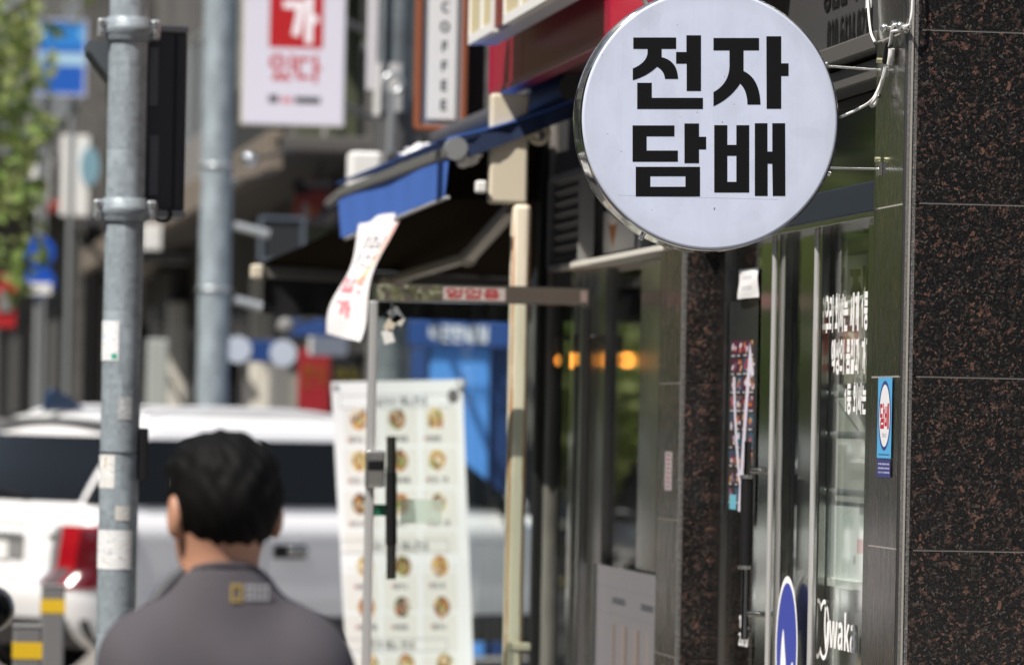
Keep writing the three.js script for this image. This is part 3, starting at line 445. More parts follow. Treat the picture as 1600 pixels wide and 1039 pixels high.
// letters, drawn from their outlines, as 1 mm vinyl
{ const L = {
  letter_jeon: [[[285, 152, 459, 152, 459, 198, 400, 198, 400, 232, 'q', 440, 240, 458, 275, 'q', 466, 297, 467, 320, 414, 320, 'q', 410, 285, 381, 271, 'q', 340, 310, 283, 325, 283, 278, 'q', 338, 255, 343, 216, 343, 198, 285, 198]], [[501, 143, 560, 143, 560, 369, 502, 369, 502, 258, 459, 258, 459, 211, 501, 211]], [[301, 336, 360, 336, 360, 397, 568, 397, 568, 442, 301, 442]]],
  letter_ja: [[[611, 154, 796, 154, 796, 204, 733, 204, 733, 288, 'q', 800, 318, 802, 424, 749, 424, 'q', 748, 366, 719, 339, 'q', 680, 400, 611, 431, 611, 374, 'q', 675, 338, 676, 268, 676, 204, 611, 204]], [[826, 147, 886, 147, 886, 257, 916, 257, 916, 308, 886, 308, 886, 441, 827, 441]]],
  letter_dam: [[[282, 509, 452, 509, 452, 553, 339, 553, 339, 611, 466, 611, 466, 656, 282, 656]], [[493, 501, 552, 501, 552, 555, 581, 555, 581, 606, 552, 606, 552, 662, 493, 662]], [[295, 677, 556, 677, 556, 797, 295, 797], [354, 715, 497, 715, 497, 758, 354, 758]]],
  letter_bae: [[[614, 508, 667, 508, 667, 588, 704, 588, 704, 508, 756, 508, 756, 781, 614, 781], [667, 632, 704, 632, 704, 738, 667, 738]], [[779, 500, 830, 500, 830, 615, 850, 615, 850, 500, 902, 500, 903, 795, 852, 795, 850, 664, 831, 664, 831, 795, 779, 795]]],
  };
  const K = 1195 / 460, pt = (x, y) => { const p = onZ(880 + x / K, y / K, ZS); return [p.x, p.y]; };
  const path = (a, T) => { const s = new T(); let i = 0, first = true; while (i < a.length) { if (a[i] === 'q') { s.quadraticCurveTo(...pt(a[i + 1], a[i + 2]), ...pt(a[i + 3], a[i + 4])); i += 5; } else { s[first ? 'moveTo' : 'lineTo'](...pt(a[i], a[i + 1])); first = false; i += 2; } } s.closePath(); return s; };
  for (const [n, shapes] of Object.entries(L)) part('letter', shapes.map(([o, ...holes]) => { const s = path(o, THREE.Shape); s.holes = holes.map((h) => path(h, THREE.Path)); return new THREE.ExtrudeGeometry(s, { depth: .0003, bevelEnabled: false, curveSegments: 10 }).translate(0, 0, sc.z + .0003); }), M.letter, sign);
}
for (const [y0, y1] of [[103, 106], [262, 261]]) { const a = onZ(1292, y0, ZS - .05), b = onX(1388, y1, X0 - .004); b.z = a.z = ZS - .05; b.x = X0 - .004;
  const m = part('mounting_arm', bar(a, b, .0031, 10), M.zinc, sign); part('end_plate', [box(.008, .03, .03, b.x, b.y, b.z)], M.zinc, sign, m); part('bolt_head', [bar(b.clone().add(V(-.012, .022, .004)), b.clone().add(V(0, .022, .004)), .007, 6)], std({ color: lin(.5, .5, .32), roughness: .4, metalness: .8 }), sign, m); }
// its cable along the pillar
const onS = (px, py, o = .01) => onX(px, py, X0 - o);
{ const c0 = onZ(1314, 183, ZS - .06), t = thing('power_cable', 'white power cable looping from the round sign up to bolts on the pillar', 'cable', c0);
  const P1 = [c0, onS(1340, 171, .05), onS(1366, 153, .03), onS(1377, 130, .016), onS(1384, 104, .012), onS(1387, 86, .01), onS(1392, 66, .01), onS(1394, 50, .012), onS(1396, 41, .014), onS(1404, 38, .012), onS(1413, 41, .012), onS(1421, 41, .014)];
  part('strand', tube(P1, .0036, 90), M.cable, t);
  part('strand', tube([onS(1372, 148, .024), onS(1366, 158, .03), onS(1361, 163, .03), onS(1362, 166, .028), onS(1368, 163, .022), onS(1376, 140, .014), onS(1383, 118, .011), onS(1387, 104, .01)], .0035, 60), M.cable, t);
  part('strand', tube([onS(1394, 49, .012), onS(1401, 48, .012), onS(1410, 46, .012), onS(1420, 42, .012)], .0034, 30), M.cable, t);
  part('tape', tube([onS(1390, 70, .012), onS(1387, 82, .012), onS(1384, 98, .013)], .0082, 20), M.black, t);
  part('connector', tube([onS(1394, 76, .012), onS(1393, 88, .012), onS(1391, 100, .012)], .0075, 20), M.white, t);
  part('cable_tie', new THREE.TorusGeometry(.008, .0018, 6, 16).rotateX(1.2).translate(...onS(1371, 150, .022).toArray()), M.black, t);
  for (const [x, y] of [[1396, 44], [1421, 41]]) { const p = onS(x, y, 0); part('eye_bolt', [bar(p, p.clone().add(V(-.02, 0, 0)), .0058, 8), new THREE.SphereGeometry(.0105, 12, 10).translate(p.x - .02, p.y, p.z), new THREE.CylinderGeometry(.018, .018, .003, 16).rotateZ(Math.PI / 2).translate(p.x - .002, p.y, p.z)], M.zinc, t); }
  part('strand', tube([onS(1421, 41, .012), onS(1424, 30, .01), onS(1426, 14, .008), onS(1427, -20, .008), onS(1427, -60, .008)], .003, 30), M.cable, t);
}
{ const t = thing('conduit', 'thin white cable hanging down the pillar side above the sign arm', 'cable', onS(1362, 0)); part('strand', tube([onS(1357, -60, .012), onS(1357, 0, .012), onS(1359, 30, .012), onS(1362, 52, .01), onS(1368, 66, .008)], .0031, 40), M.cable, t); part('clip', box(.01, .02, .02, ...onS(1358, 6, .008).toArray()), M.white, t); }

// ---------------------------------------------------------------- signs and awnings over the pavement
M.red = std({ color: lin(.36, .012, .04), roughness: .35 }); M.red2 = std({ color: lin(.55, .018, .05), roughness: .35 });
{ const X = X0 - .2, z0 = onX(768, 120, X).z, yb = onX(768, 152, X).y, segs = [768, 816, 952, 1010, 1100], t = thing('red_fascia_sign', 'dark red fascia sign box over the awning behind the round white sign', 'sign', [X, yb, z0]);
  for (let i = 0; i < 4; i++) { const a = onX(segs[i], 100, X).z, b = onX(segs[i + 1], 100, X).z; part('panel', rbox(.05, .8, b - a - .006, X + .025, yb + .42, (a + b) / 2, .006), i === 2 ? M.red2 : M.red, t); }
  const zN = onX(1100, 100, X).z, L = zN - z0; part('casing', box(.2, .78, L - .02, X + .155, yb + .42, (z0 + zN) / 2), std({ color: lin(.05, .008, .012), roughness: .5 }), t);
  part('trim', rbox(.06, .022, L, X + .022, yb + .008, (z0 + zN) / 2, .004), std({ color: lin(.3, .02, .05), roughness: .3 }), t); part('trim', rbox(.06, .8, .02, X + .022, yb + .42, z0 - .012, .004), std({ color: lin(.3, .02, .05), roughness: .3 }), t); }
{ const X = X0 - .36, e = [735, 754, 771, 789, 814, 838, 862], yb = onX(735, 70, X).y, zA = onX(735, 60, X).z, zB = onX(865, 20, X).z, h = .55, t = thing('light_box_sign', 'pale yellow celled light box sign in a white frame above the red fascia', 'sign', [X, yb, zA]);
  part('casing', rbox(.07, h, zB - zA, X + .055, yb + h / 2, (zA + zB) / 2, .008), std({ color: lin(.5, .5, .58), roughness: .5 }), t);
  const y1 = std({ color: lin(.66, .58, .36), roughness: .4 }), r1 = std({ color: lin(.2, .03, .02), roughness: .4 });
  for (let i = 0; i < 6; i++) { const a = onX(e[i], 40, X).z, b = onX(e[i + 1], 40, X).z; if (i === 2) { part('panel', box(.02, h - .02, b - a - .02, X + .012, yb + h / 2, (a + b) / 2), r1, t); continue; } part('panel', box(.02, h - .06, b - a - .05, X + .008, yb + h / 2, (a + b) / 2), y1, t); part('frame', [box(.03, h, .025, X + .008, yb + h / 2, a + .012), box(.03, h, .025, X + .008, yb + h / 2, b - .012), box(.03, .03, b - a - .05, X + .008, yb + .015, (a + b) / 2)], M.white, t); } }
{ const q = rectZ(650, -130, 730, 206, -19.2), t = thing('coffee_sign', 'tall narrow white coffee sign in an orange brown wooden frame', 'sign', [q.x, q.y, q.z]), wood = std({ color: lin(.26, .075, .03), roughness: .55 });
  const f = .024; part('frame', [rbox(f, q.h, .09, q.x - q.w / 2 + f / 2, q.y, q.z), rbox(f, q.h, .09, q.x + q.w / 2 - f / 2, q.y, q.z), rbox(q.w, f, .09, q.x, q.y - q.h / 2 + f / 2, q.z + .001), rbox(q.w, f, .09, q.x, q.y + q.h / 2 - f / 2, q.z + .001)], wood, t);
  part('border', box(q.w - 2 * f, q.h - 2 * f, .06, q.x, q.y, q.z), M.galvclean, t);
  part('face', box(q.w - 2 * f - .045, q.h - 2 * f - .05, .02, q.x, q.y, q.z + .028), M.white, t);
  const tx = canvasTex(128, 1024, (g) => { g.fillStyle = '#3a3a3f'; g.font = 'bold 118px sans-serif'; g.textAlign = 'center'; [...'COFFEE'].forEach((s, i) => g.fillText(s, 64, 146 + i * 158)); });
  const a = onZ(692, -8, -19.2), b = onZ(692, 190, -19.2), H = (a.y - b.y); part('lettering', new THREE.PlaneGeometry(H / 8, H).translate((a.x + b.x) / 2, (a.y + b.y) / 2 , q.z + .0395), decal(tx), t);
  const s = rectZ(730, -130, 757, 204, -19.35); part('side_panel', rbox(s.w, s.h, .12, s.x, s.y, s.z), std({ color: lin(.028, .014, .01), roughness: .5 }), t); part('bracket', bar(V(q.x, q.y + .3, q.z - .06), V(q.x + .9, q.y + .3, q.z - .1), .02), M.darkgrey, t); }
// the blue awning, its bar along the street
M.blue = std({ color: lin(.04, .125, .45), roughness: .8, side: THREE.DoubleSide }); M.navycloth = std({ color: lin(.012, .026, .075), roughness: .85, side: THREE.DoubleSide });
{ const X = 1.98, A = onX(708, 236, X), B = onX(533, 303, X), A2 = onX(700, 307, X), B2 = onX(538, 372, X), RA = V(X0 + .02, A.y + .2, A.z), RB = V(X0 + .02, B.y + .2, B.z);
  const t = thing('blue_awning', 'blue shop awning with a grey front bar and a short hanging valance', 'awning', A);
  part('front_bar', beam(A, B, .045, .034), std({ color: lin(.19, .185, .18), roughness: .45, metalness: .3 }), t);
  part('end_cap', new THREE.CylinderGeometry(.036, .036, .06, 20).rotateX(Math.PI / 2).translate(A.x + .004, A.y + .008, A.z + .03), M.galvclean, t);
  part('canopy', sheet(A.clone().add(V(-.02, .042, 0)), B.clone().add(V(-.02, .042, 0)), RB, RA, { nu: 12, nv: 6, f: (u, v) => .012 * Math.sin(v * 3.14), t: .006 }), M.blue, t);
  part('valance', sheet(A.clone().add(V(-.01, -.02, -.02)), B.clone().add(V(-.01, -.02, 0)), B2.clone().add(V(-.01, 0, 0)), A2.clone().add(V(-.01, 0, 0)), { nu: 60, nv: 6, f: (u, v) => .003 * v * Math.sin(u * 34) + .004 * Math.sin(u * 9), t: .003 }), M.blue, t);
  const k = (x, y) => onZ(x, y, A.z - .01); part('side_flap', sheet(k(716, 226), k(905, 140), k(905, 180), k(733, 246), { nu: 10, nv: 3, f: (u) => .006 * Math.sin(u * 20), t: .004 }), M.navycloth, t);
  part('roller', bar(V(X0 - .03, RA.y + .02, A.z), V(X0 - .03, RB.y + .02, B.z), .05, 16), M.darkgrey, t);
  part('hem', bar(onX(700, 308, X - .012), onX(540, 373, X - .012), .006, 8), std({ color: lin(.45), roughness: .5 }), t); }
for (const [x0, y0, x1, y1, d, l] of [[622, 226, 690, 266, 17.6, 'white bundled cloth lying on top of the blue awning'], [712, 226, 752, 258, 15.9, 'white crumpled cloth beside the end cap of the blue awning']]) {
  const t = thing('white_cloth', l, 'cloth', at((x0 + x1) / 2, y1, d)), g = new THREE.IcosahedronGeometry(1, 5), p = g.attributes.position, c = at((x0 + x1) / 2, (y0 + y1) / 2, d), s = d / F;
  for (let i = 0; i < p.count; i++) { const v = V().fromBufferAttribute(p, i), k = 1 + .22 * Math.sin(v.x * 7 + v.y * 5) * Math.cos(v.z * 6 + v.x * 3) + .1 * Math.sin(v.y * 15 + v.x * 11); v.multiplyScalar(k); p.setXYZ(i, v.x, v.y, v.z); }
  g.scale((x1 - x0) / 2 * s, (y1 - y0) / 2 * s, .09).rotateZ(.32).translate(c.x, c.y, c.z); g.computeVertexNormals(); local('folds', g.translate(...t.position.clone().negate().toArray()), M.white, t); }
// the dark awning on the end wall, its bar across the view
M.brown = phy({ color: lin(.022, .017, .012), roughness: 1, specularIntensity: 0, side: THREE.DoubleSide }); M.creammetal = std({ color: lin(.62, .56, .44), roughness: .5 });
{ const ZR = ZE - .06, ZQ = -19.6, P1 = onZ(404, 425, ZQ), P2 = onZ(830, 447, ZQ), R1 = onZ(602, 312, -18.75), R2 = onZ(860, 296, ZR), t = thing('dark_awning', 'dark brown awning with a folding cream arm seen from underneath', 'awning', R2);
  part('canopy', sheet(R1, R2, P2.clone().add(V(0, .03, 0)), P1.clone().add(V(0, .03, 0)), { nu: 16, nv: 8, f: (u, v) => .02 * Math.sin(v * 3.14), t: .006 }), M.brown, t);
  part('front_bar', beam(P1, P2, .05, .05), std({ color: lin(.11, .105, .095), roughness: .5 }), t); part('end_cap', rbox(.05, .06, .075, P1.x - .01, P1.y, P1.z + .012, .012), M.creammetal, t);
  part('valance', sheet(P1.clone().add(V(.02, -.02, .01)), P2.clone().add(V(0, -.02, .01)), onZ(830, 505, ZQ), onZ(410, 490, ZQ), { nu: 60, nv: 4, f: (u, v) => .01 * v * Math.sin(u * 40), t: .003 }), M.black, t);
  const s = onZ(800, 326, ZR - .1), e = onZ(731, 402, ZR - 1.1), f = onZ(610, 438, ZQ + .06); part('arm', beam(s, e, .045, .045), std({ color: lin(.36, .33, .26), roughness: .5 }), t); part('arm', beam(e, f, .035, .035), std({ color: lin(.36, .33, .26), roughness: .5 }), t); part('elbow', new THREE.SphereGeometry(.035, 14, 10).translate(e.x, e.y, e.z), std({ color: lin(.36, .33, .26), roughness: .5 }), t);
  { const a = onZ(692, 270, ZR), b = onZ(862, 262, ZR); part('shade_filler', box(b.x - a.x, onZ(770, 222, ZR).y - onZ(770, 318, ZR).y, .12, (a.x + b.x) / 2, (a.y + b.y) / 2, ZR - .02), M.brown, t); }  // dark box added to fill the gap with shade below the blue awning
  part('arm_bracket', rbox(.12, .04, .05, f.x + .02, f.y, f.z, .01), M.creammetal, t); }
// the white printed cloth blown out from the valance
{ const a = at(561, 350, 17.7), b = at(629, 327, 17.1), c = at(552, 530, 17.1), d = at(511, 521, 17.6), t = thing('hanging_banner', 'white cloth banner with red and orange strokes blown out from the blue valance', 'banner', a);
  part('cloth', sheet(a, b, c, d, { nu: 30, nv: 40, f: (u, v) => .026 * Math.sin(v * 6.5 + u * 2) * v + .010 * Math.sin(u * 9 + v * 4), t: .002 }), print(canvasTex(256, 640, (g, w, h) => { g.fillStyle = '#f1eef0'; g.fillRect(0, 0, w, h); g.save(); g.translate(60, 90); g.rotate(.1); g.strokeStyle = '#3a3a40'; hangul(g, '점심', 0, 0, 62, 80, 9); hangul(g, '특선', 0, 96, 62, 80, 9); g.restore(); const gr = g.createLinearGradient(0, 60, 0, 360); gr.addColorStop(0, '#e9a0a0'); gr.addColorStop(1, '#eea86e'); g.strokeStyle = gr; g.lineWidth = 60; g.globalAlpha = .75; g.beginPath(); g.moveTo(235, 60); g.quadraticCurveTo(220, 240, 150, 370); g.stroke(); g.globalAlpha = 1; g.strokeStyle = '#e8808a'; hangul(g, '할인', 60, 330, 74, 90, 13); g.strokeStyle = '#e06a78'; hangul(g, '가', 50, 450, 80, 90, 14); }), { side: THREE.DoubleSide, roughness: .8 }), t); }
// the cream downpipe on the building's corner
{ const Z = onX(708, 236, 1.98).z - .055, q = rectZ(796, 320, 825, 700, Z), t = thing('downpipe', 'cream painted downpipe with rusty edges on the corner of the shop building', 'pipe', [q.x, 0, Z]), top = onZ(810, 318, Z).y;
  const rust = canvasTex(128, 512, (g, w, h) => { g.fillStyle = '#ece3cf'; g.fillRect(0, 0, w, h); for (let i = 0; i < 160; i++) { const e = (i % 2) * w + (i % 2 ? -1 : 1) * 16 * rnd() * rnd() - (i % 2 ? 6 : 0); g.fillStyle = ['rgba(168,92,36,.7)', 'rgba(130,66,28,.6)', 'rgba(196,126,60,.55)'][i % 3]; g.fillRect(e, rnd() * h, rr(2, 8), rr(8, 60)); } for (let i = 0; i < 60; i++) { g.fillStyle = 'rgba(120,100,70,.25)'; g.fillRect(rnd() * w, rnd() * h, rr(2, 6), rr(6, 40)); } });
  const m = print(rust, { roughness: .5 }), g = new RoundedBoxGeometry(q.w, top, .064, 3, .02); part('pipe', g.translate(q.x, top / 2, Z), m, t);
  const h = rectZ(766, 146, 826, 318, Z + .03); part('hopper_box', rbox(h.w, h.h, .06, h.x, h.y, Z, .012), M.creammetal, t);
  for (const y of [1010]) { const p = onZ(810, y, Z); part('bracket', rbox(q.w * 1.16, .025, .074, p.x, p.y, Z, .004), M.creammetal, t); }
  const c = onZ(751, 292, Z + .08); part('clamp', rbox(.036, .04, .05, c.x, c.y, c.z, .008), M.white, t); const r = onZ(842, 208, Z); part('spout', [new THREE.TorusGeometry(.03, .011, 8, 18).translate(r.x, r.y, r.z), bar(r.clone().add(V(-.1, -.02, 0)), r, .012)], M.creammetal, t); }

// ---------------------------------------------------------------- the open glass door
{ const Z = -15.38, tl = onZ(582, 446, Z), tr = onZ(914, 446, Z), hx = X0 + .01, w = hx - tl.x, top = (tl.y + tr.y) / 2, rh = .058, t = thing('glass_door', 'open glass shop door with a stickered top rail and a black grip handle', 'door', [hx, 0, Z]), xc = (tl.x + hx) / 2;
  const band = canvasTex(1024, 96, (g, W, H) => { g.fillStyle = '#57524b'; g.fillRect(0, 0, W, H); for (let i = 0; i < 60; i++) { g.fillStyle = ['#6f7058', '#3f4034', '#8d8e78', '#5d6140'][i % 4]; g.beginPath(); g.ellipse(rnd() * 300, rnd() * 96, rr(8, 30), rr(5, 14), rnd() * 3, 0, 7); g.fill(); } g.fillStyle = '#b9aeaa'; g.fillRect(320, 10, 300, 76); g.strokeStyle = '#9c2f34'; hangul(g, '영업중', 334, 16, 80, 62, 11); g.strokeStyle = '#5a4a48'; hangul(g, '어서오세요', 640, 20, 62, 56, 7); g.fillStyle = '#8f7d79'; g.fillRect(985, 14, 30, 66); });  // green blotches at the left are painted leaf reflections, the rest stickers
  part('top_rail', box(w, rh, .045, xc, top - rh / 2, Z), M.steel, t); const rs = new THREE.PlaneGeometry(w - .02, rh - .006).translate(xc, top - rh / 2, Z + .0235); part('rail_print_reflection', rs, print(band, { roughness: .3 }), t);
  part('bottom_rail', box(w, .09, .045, xc, .075, Z), M.steel, t);
  part('edge_post', rbox(.026, top - rh - .12, .05, tl.x + .004, (top - rh + .12) / 2, Z, .006), std({ color: lin(.62, .62, .62), roughness: .35, metalness: .5 }), t);
  part('hinge_post', rbox(.03, top - rh - .12, .045, hx - .015, (top - rh + .12) / 2, Z, .006), M.steel, t);
  part('window_pane', box(w - .05, top - rh - .125, .01, xc, (top - rh + .12) / 2, Z), M.glass, t);
  const H = (y) => onZ(611, y, Z + .06), b = part('door_handle', [bar(H(905), H(682), .0155, 14)], std({ color: lin(.1, .1, .09), roughness: .3, metalness: .8 }), t); part('grip', bar(H(850), H(738), .0185, 16), M.black, t, b); for (const y of [735, 850]) part('standoff', bar(H(y), H(y).add(V(0, 0, -.06)), .012), M.zinc, t, b);
  const l = rectZ(571, 704, 600, 762, Z + .04), k = part('lock', rbox(l.w, l.h, .06, l.x, l.y, l.z, .008), M.zinc, t); part('lock_cover', rbox(l.w * .9, l.h * .3, .064, l.x, l.y + .012, l.z, .006), M.black, t, k);
  const s = rectZ(626, 780, 690, 818, Z + .012); part('push_plate', box(s.w, s.h, .006, s.x, s.y, s.z), phy({ color: lin(.86, .93, .87), transmission: .7, roughness: .3 }), t); const gq = rectZ(582, 788, 603, 806, Z + .012); part('green_label', box(gq.w, gq.h, .006, gq.x, gq.y, gq.z), std({ color: lin(.02, .2, .1), roughness: .5 }), t); }
{ const Z = -15.3, c = onZ(612, 470, Z), t = thing('key_bundle', 'small bundle of tags hanging from the top rail of the open glass door', 'tags', c); part('cord', tube([c, onZ(613, 486, Z), onZ(611, 500, Z)], .004, 12), M.darkgrey, t);
  for (const [x, y, s, a, m] of [[618, 492, .036, .6, M.galvclean], [609, 508, .03, -.5, M.creammetal], [606, 526, .034, .3, M.white], [622, 500, .028, 1.1, M.offwhite]]) { const p = onZ(x, y, Z); part('tag', box(s, s * 1.25, .004, 0, 0, 0, 0, a).translate(p.x, p.y, p.z), m, t); } }

// ---------------------------------------------------------------- the menu banner
{ const d = 21, TL = at(517, 597, d), TR = at(722, 593, d), BR = at(747, 1225, d - .05), BL = at(551, 1225, d - .05), t = thing('menu_banner', 'white menu banner with rows of round food pictures on a stand', 'banner', [BL.x, 0, BL.z]);
  const tex = canvasTex(820, 1280 * 2, () => {}, true), g = (() => { const c = tex.image; c.height = 2000; return c.getContext('2d'); })(), W = 820, H = 2000, U = (x, y) => { const v = (y - 595) / 632, l = 517 + v * 33, r = 722 + v * 25; return [(x - l) / (r - l) * W, v * H]; };
  g.fillStyle = '#f3f6fb'; g.fillRect(0, 0, W, H); g.fillStyle = '#e8e8e6'; for (let i = 0; i < 3; i++) for (let j = 0; j < 8; j++) { const [x, y] = U(534 + i * 62, 636 + j * 65); g.fillRect(x + 6, y, 220, 190); } g.fillStyle = '#f3f6fb'; g.fillRect(0, 860, W, 60);
  const bar_ = (y, txt) => { const [x, yy] = U(530, y); g.strokeStyle = '#8c8c90'; g.lineWidth = 4; g.strokeRect(x, yy, 690, 62); g.strokeStyle = '#3c3e48'; hangul(g, txt, x + 190, yy + 10, 38, 42, 6); };
  bar_(617, '점심식사 메뉴안내'); bar_(845, '저녁 식사 메뉴안내'); bar_(1000, '추가 메뉴 안내');
  const rows = [[560, 620, 680, 655], [561, 624, 683, 720], [562, 626, 686, 788], [570, 629, 687, 886], [572, 628, 690, 950], [578, 634, 695, 1040], [580, 637, 698, 1110]], pal = ['#c98f4a', '#a4563a', '#7f8a4c', '#d9c07c', '#6d4230', '#e8e0c8', '#9aa868', '#b87a4e', '#4a4038', '#d8cfc0', '#8a5a48'];
  for (const [a, b, c, y] of rows) for (const x of [a, b, c]) { const [px, py] = U(x, y), R = 55; g.fillStyle = '#f4f2ec'; g.beginPath(); g.arc(px, py, R + 5, 0, 7); g.fill(); g.fillStyle = pal[Math.floor(rnd() * 11)]; g.beginPath(); g.arc(px, py, R - 3, 0, 7); g.fill(); for (let i = 0; i < 22; i++) { const q = rnd() * 6.3, s = Math.sqrt(rnd()) * (R - 14); g.fillStyle = pal[Math.floor(rnd() * 11)]; g.beginPath(); g.ellipse(px + Math.cos(q) * s, py + Math.sin(q) * s, rr(6, 26), rr(5, 16), rnd() * 3, 0, 7); g.fill(); } g.strokeStyle = '#55565c'; hangul(g, ['된장찌개', '비빔밥', '칼국수', '만두국', '제육볶음'][Math.floor(rnd() * 5)], px - 62, py + 84, 28, 30, 4.5); g.fillStyle = '#c0453f'; g.fillRect(px - 74, py + 90, 12, 16); }
  { const [px, py] = U(708, 621); g.fillStyle = '#6a6668'; g.beginPath(); g.arc(px, py, 36, 0, 7); g.fill(); }
  part('printed_cloth', sheet(TL, TR, BR, BL, { nu: 24, nv: 48, f: (u, v) => .012 * Math.sin(u * 3.1) + .006 * Math.sin(v * 9 + u * 2), t: .003 }), print(tex, { roughness: .6, side: THREE.DoubleSide }), t);
  const back = V(.02, 0, -.05), mid = TL.clone().lerp(BR, .55); part('pole', bar(TL.clone().add(back), BR.clone().add(back), .009), M.galvclean, t); part('pole', bar(TR.clone().add(back), BL.clone().add(back), .009), M.galvclean, t); part('foot', [bar(mid.clone().add(V(-.1, -.2, -.06)), V(mid.x - .25, .01, mid.z - .5), .01), bar(mid.clone().add(V(.1, -.2, -.06)), V(mid.x + .25, .01, mid.z - .5), .01), rbox(.7, .05, .3, (BL.x + BR.x) / 2, .03, BL.z, .02)], M.rubber, t);
  for (const p of [TL.clone().add(V(.02, -.02, .006)), TR.clone().add(V(-.02, -.02, .006))]) part('eyelet', new THREE.TorusGeometry(.009, .003, 6, 14).translate(p.x, p.y, p.z), M.zinc, t); }

// ---------------------------------------------------------------- poles and signals
const uprightAt = (px, py, d) => { const p = at(px, py, d); return V(p.x, 0, p.z); };
const poleUV = (r, h) => { const g = new THREE.CylinderGeometry(r, r, h, 40, 1, true).translate(0, h / 2, 0), u = g.attributes.uv; for (let i = 0; i < u.count; i++) u.setXY(i, u.getX(i) * r * 6.28 / .5, u.getY(i) * h / .5); return g; };
{ const d = 14.9, b = uprightAt(190, 520, d), r = 30.5 * d / F, t = thing('signal_pole', 'galvanised steel signal pole with two clamps and torn paper remnants', 'pole', b);
  local('shaft', poleUV(r, 5.2), M.galv, t); local('base_plate', [rbox(.34, .02, .34, 0, .01, 0, .004), ...[[1, 1], [1, -1], [-1, 1], [-1, -1]].map(([x, z]) => bar(V(x * .13, .02, z * .13), V(x * .13, .05, z * .13), .014, 6))], M.galvclean, t);
  const yAt = (y) => at(190, y, d).y;
  for (const y of [45, 328]) { const Y = yAt(y), c = local('clamp', [new THREE.LatheGeometry([[r, -.036], [r + .008, -.036], [r + .009, -.014], [r + .016, -.008], [r + .016, .008], [r + .009, .014], [r + .008, .036], [r, .036]].map(([a, q]) => new THREE.Vector2(a, q)), 40).translate(0, Y, 0)], M.galv, t);
    for (const s of [-1, 1]) { const e = local('clamp_ear', rbox(.03, .062, .05, s * (r + .022), Y, 0, .008), M.galvclean, c); } for (const s of [-1, 1]) for (const k of [-.016, .016]) local('bolt', bar(V(s * (r + .022), Y + k, .022), V(s * (r + .022), Y + k, .038), .009, 6), M.zinc, c); }
  local('access_box', rbox(.026, yAt(668) - yAt(752), .09, r + .012, (yAt(668) + yAt(752)) / 2, .01, .006), M.black, t); local('band', new THREE.TorusGeometry(r + .001, .0025, 6, 40).rotateX(Math.PI / 2).translate(0, yAt(707), 0), M.darkgrey, t);
  // papers and tape left on the shaft, each bent round it
  const bent = (name, label, cat, y0, y1, x0, x1, tex) => { const Y0 = yAt(y0), Y1 = yAt(y1), px = (x) => Math.asin(clamp((x - 190 + ((y0 + y1) / 2 - 520) * .029) / 31, -1, 1)), a0 = px(x0), a1 = px(x1), g = new THREE.CylinderGeometry(r + .0016, r + .0016, Y0 - Y1, 24, 1, true, a0, a1 - a0);
    const o = thing(name, label, cat, [b.x, (Y0 + Y1) / 2, b.z]); o.rotation.y = -.03; local('sheet', g, print(tex, { side: THREE.DoubleSide, roughness: .75 }), o); };
  const paper = (base, marks) => canvasTex(128, 160, (g, w, h) => { g.fillStyle = base; g.fillRect(0, 0, w, h); for (let i = 0; i < 60; i++) { g.fillStyle = ['rgba(255,255,255,.5)', 'rgba(120,120,120,.25)', 'rgba(170,160,140,.3)'][i % 3]; g.fillRect(rnd() * w, rnd() * h, rr(3, 22), rr(2, 12)); } marks?.(g, w, h); });
  bent('paper_remnant', 'white torn paper with a green corner on the signal pole, the highest one', 'paper', 502, 564, 157, 184, paper('#dfe2e6', (g) => { g.fillStyle = '#3f9c86'; g.fillRect(92, 132, 30, 22); g.fillStyle = '#9cc3da'; g.fillRect(20, 60, 30, 8); }));
  bent('paper_remnant', 'whitish paper strip on the left of the signal pole below its thin band', 'paper', 711, 763, 147, 176, paper('#d8d9d8', (g) => { g.fillStyle = '#b9a878'; g.fillRect(70, 10, 10, 50); }));
  bent('paper_remnant', 'small greyish square of paper on the signal pole', 'paper', 790, 813, 176, 199, paper('#c4c3c0'));
  bent('paper_band', 'broad white paper band wrapped round the lower signal pole', 'paper', 828, 889, 143, 202, paper('#dcdee0'));
  bent('paper_remnant', 'grey worn sticker remains on the right side of the signal pole', 'paper', 620, 656, 182, 204, paper('#a9adb0'));
}
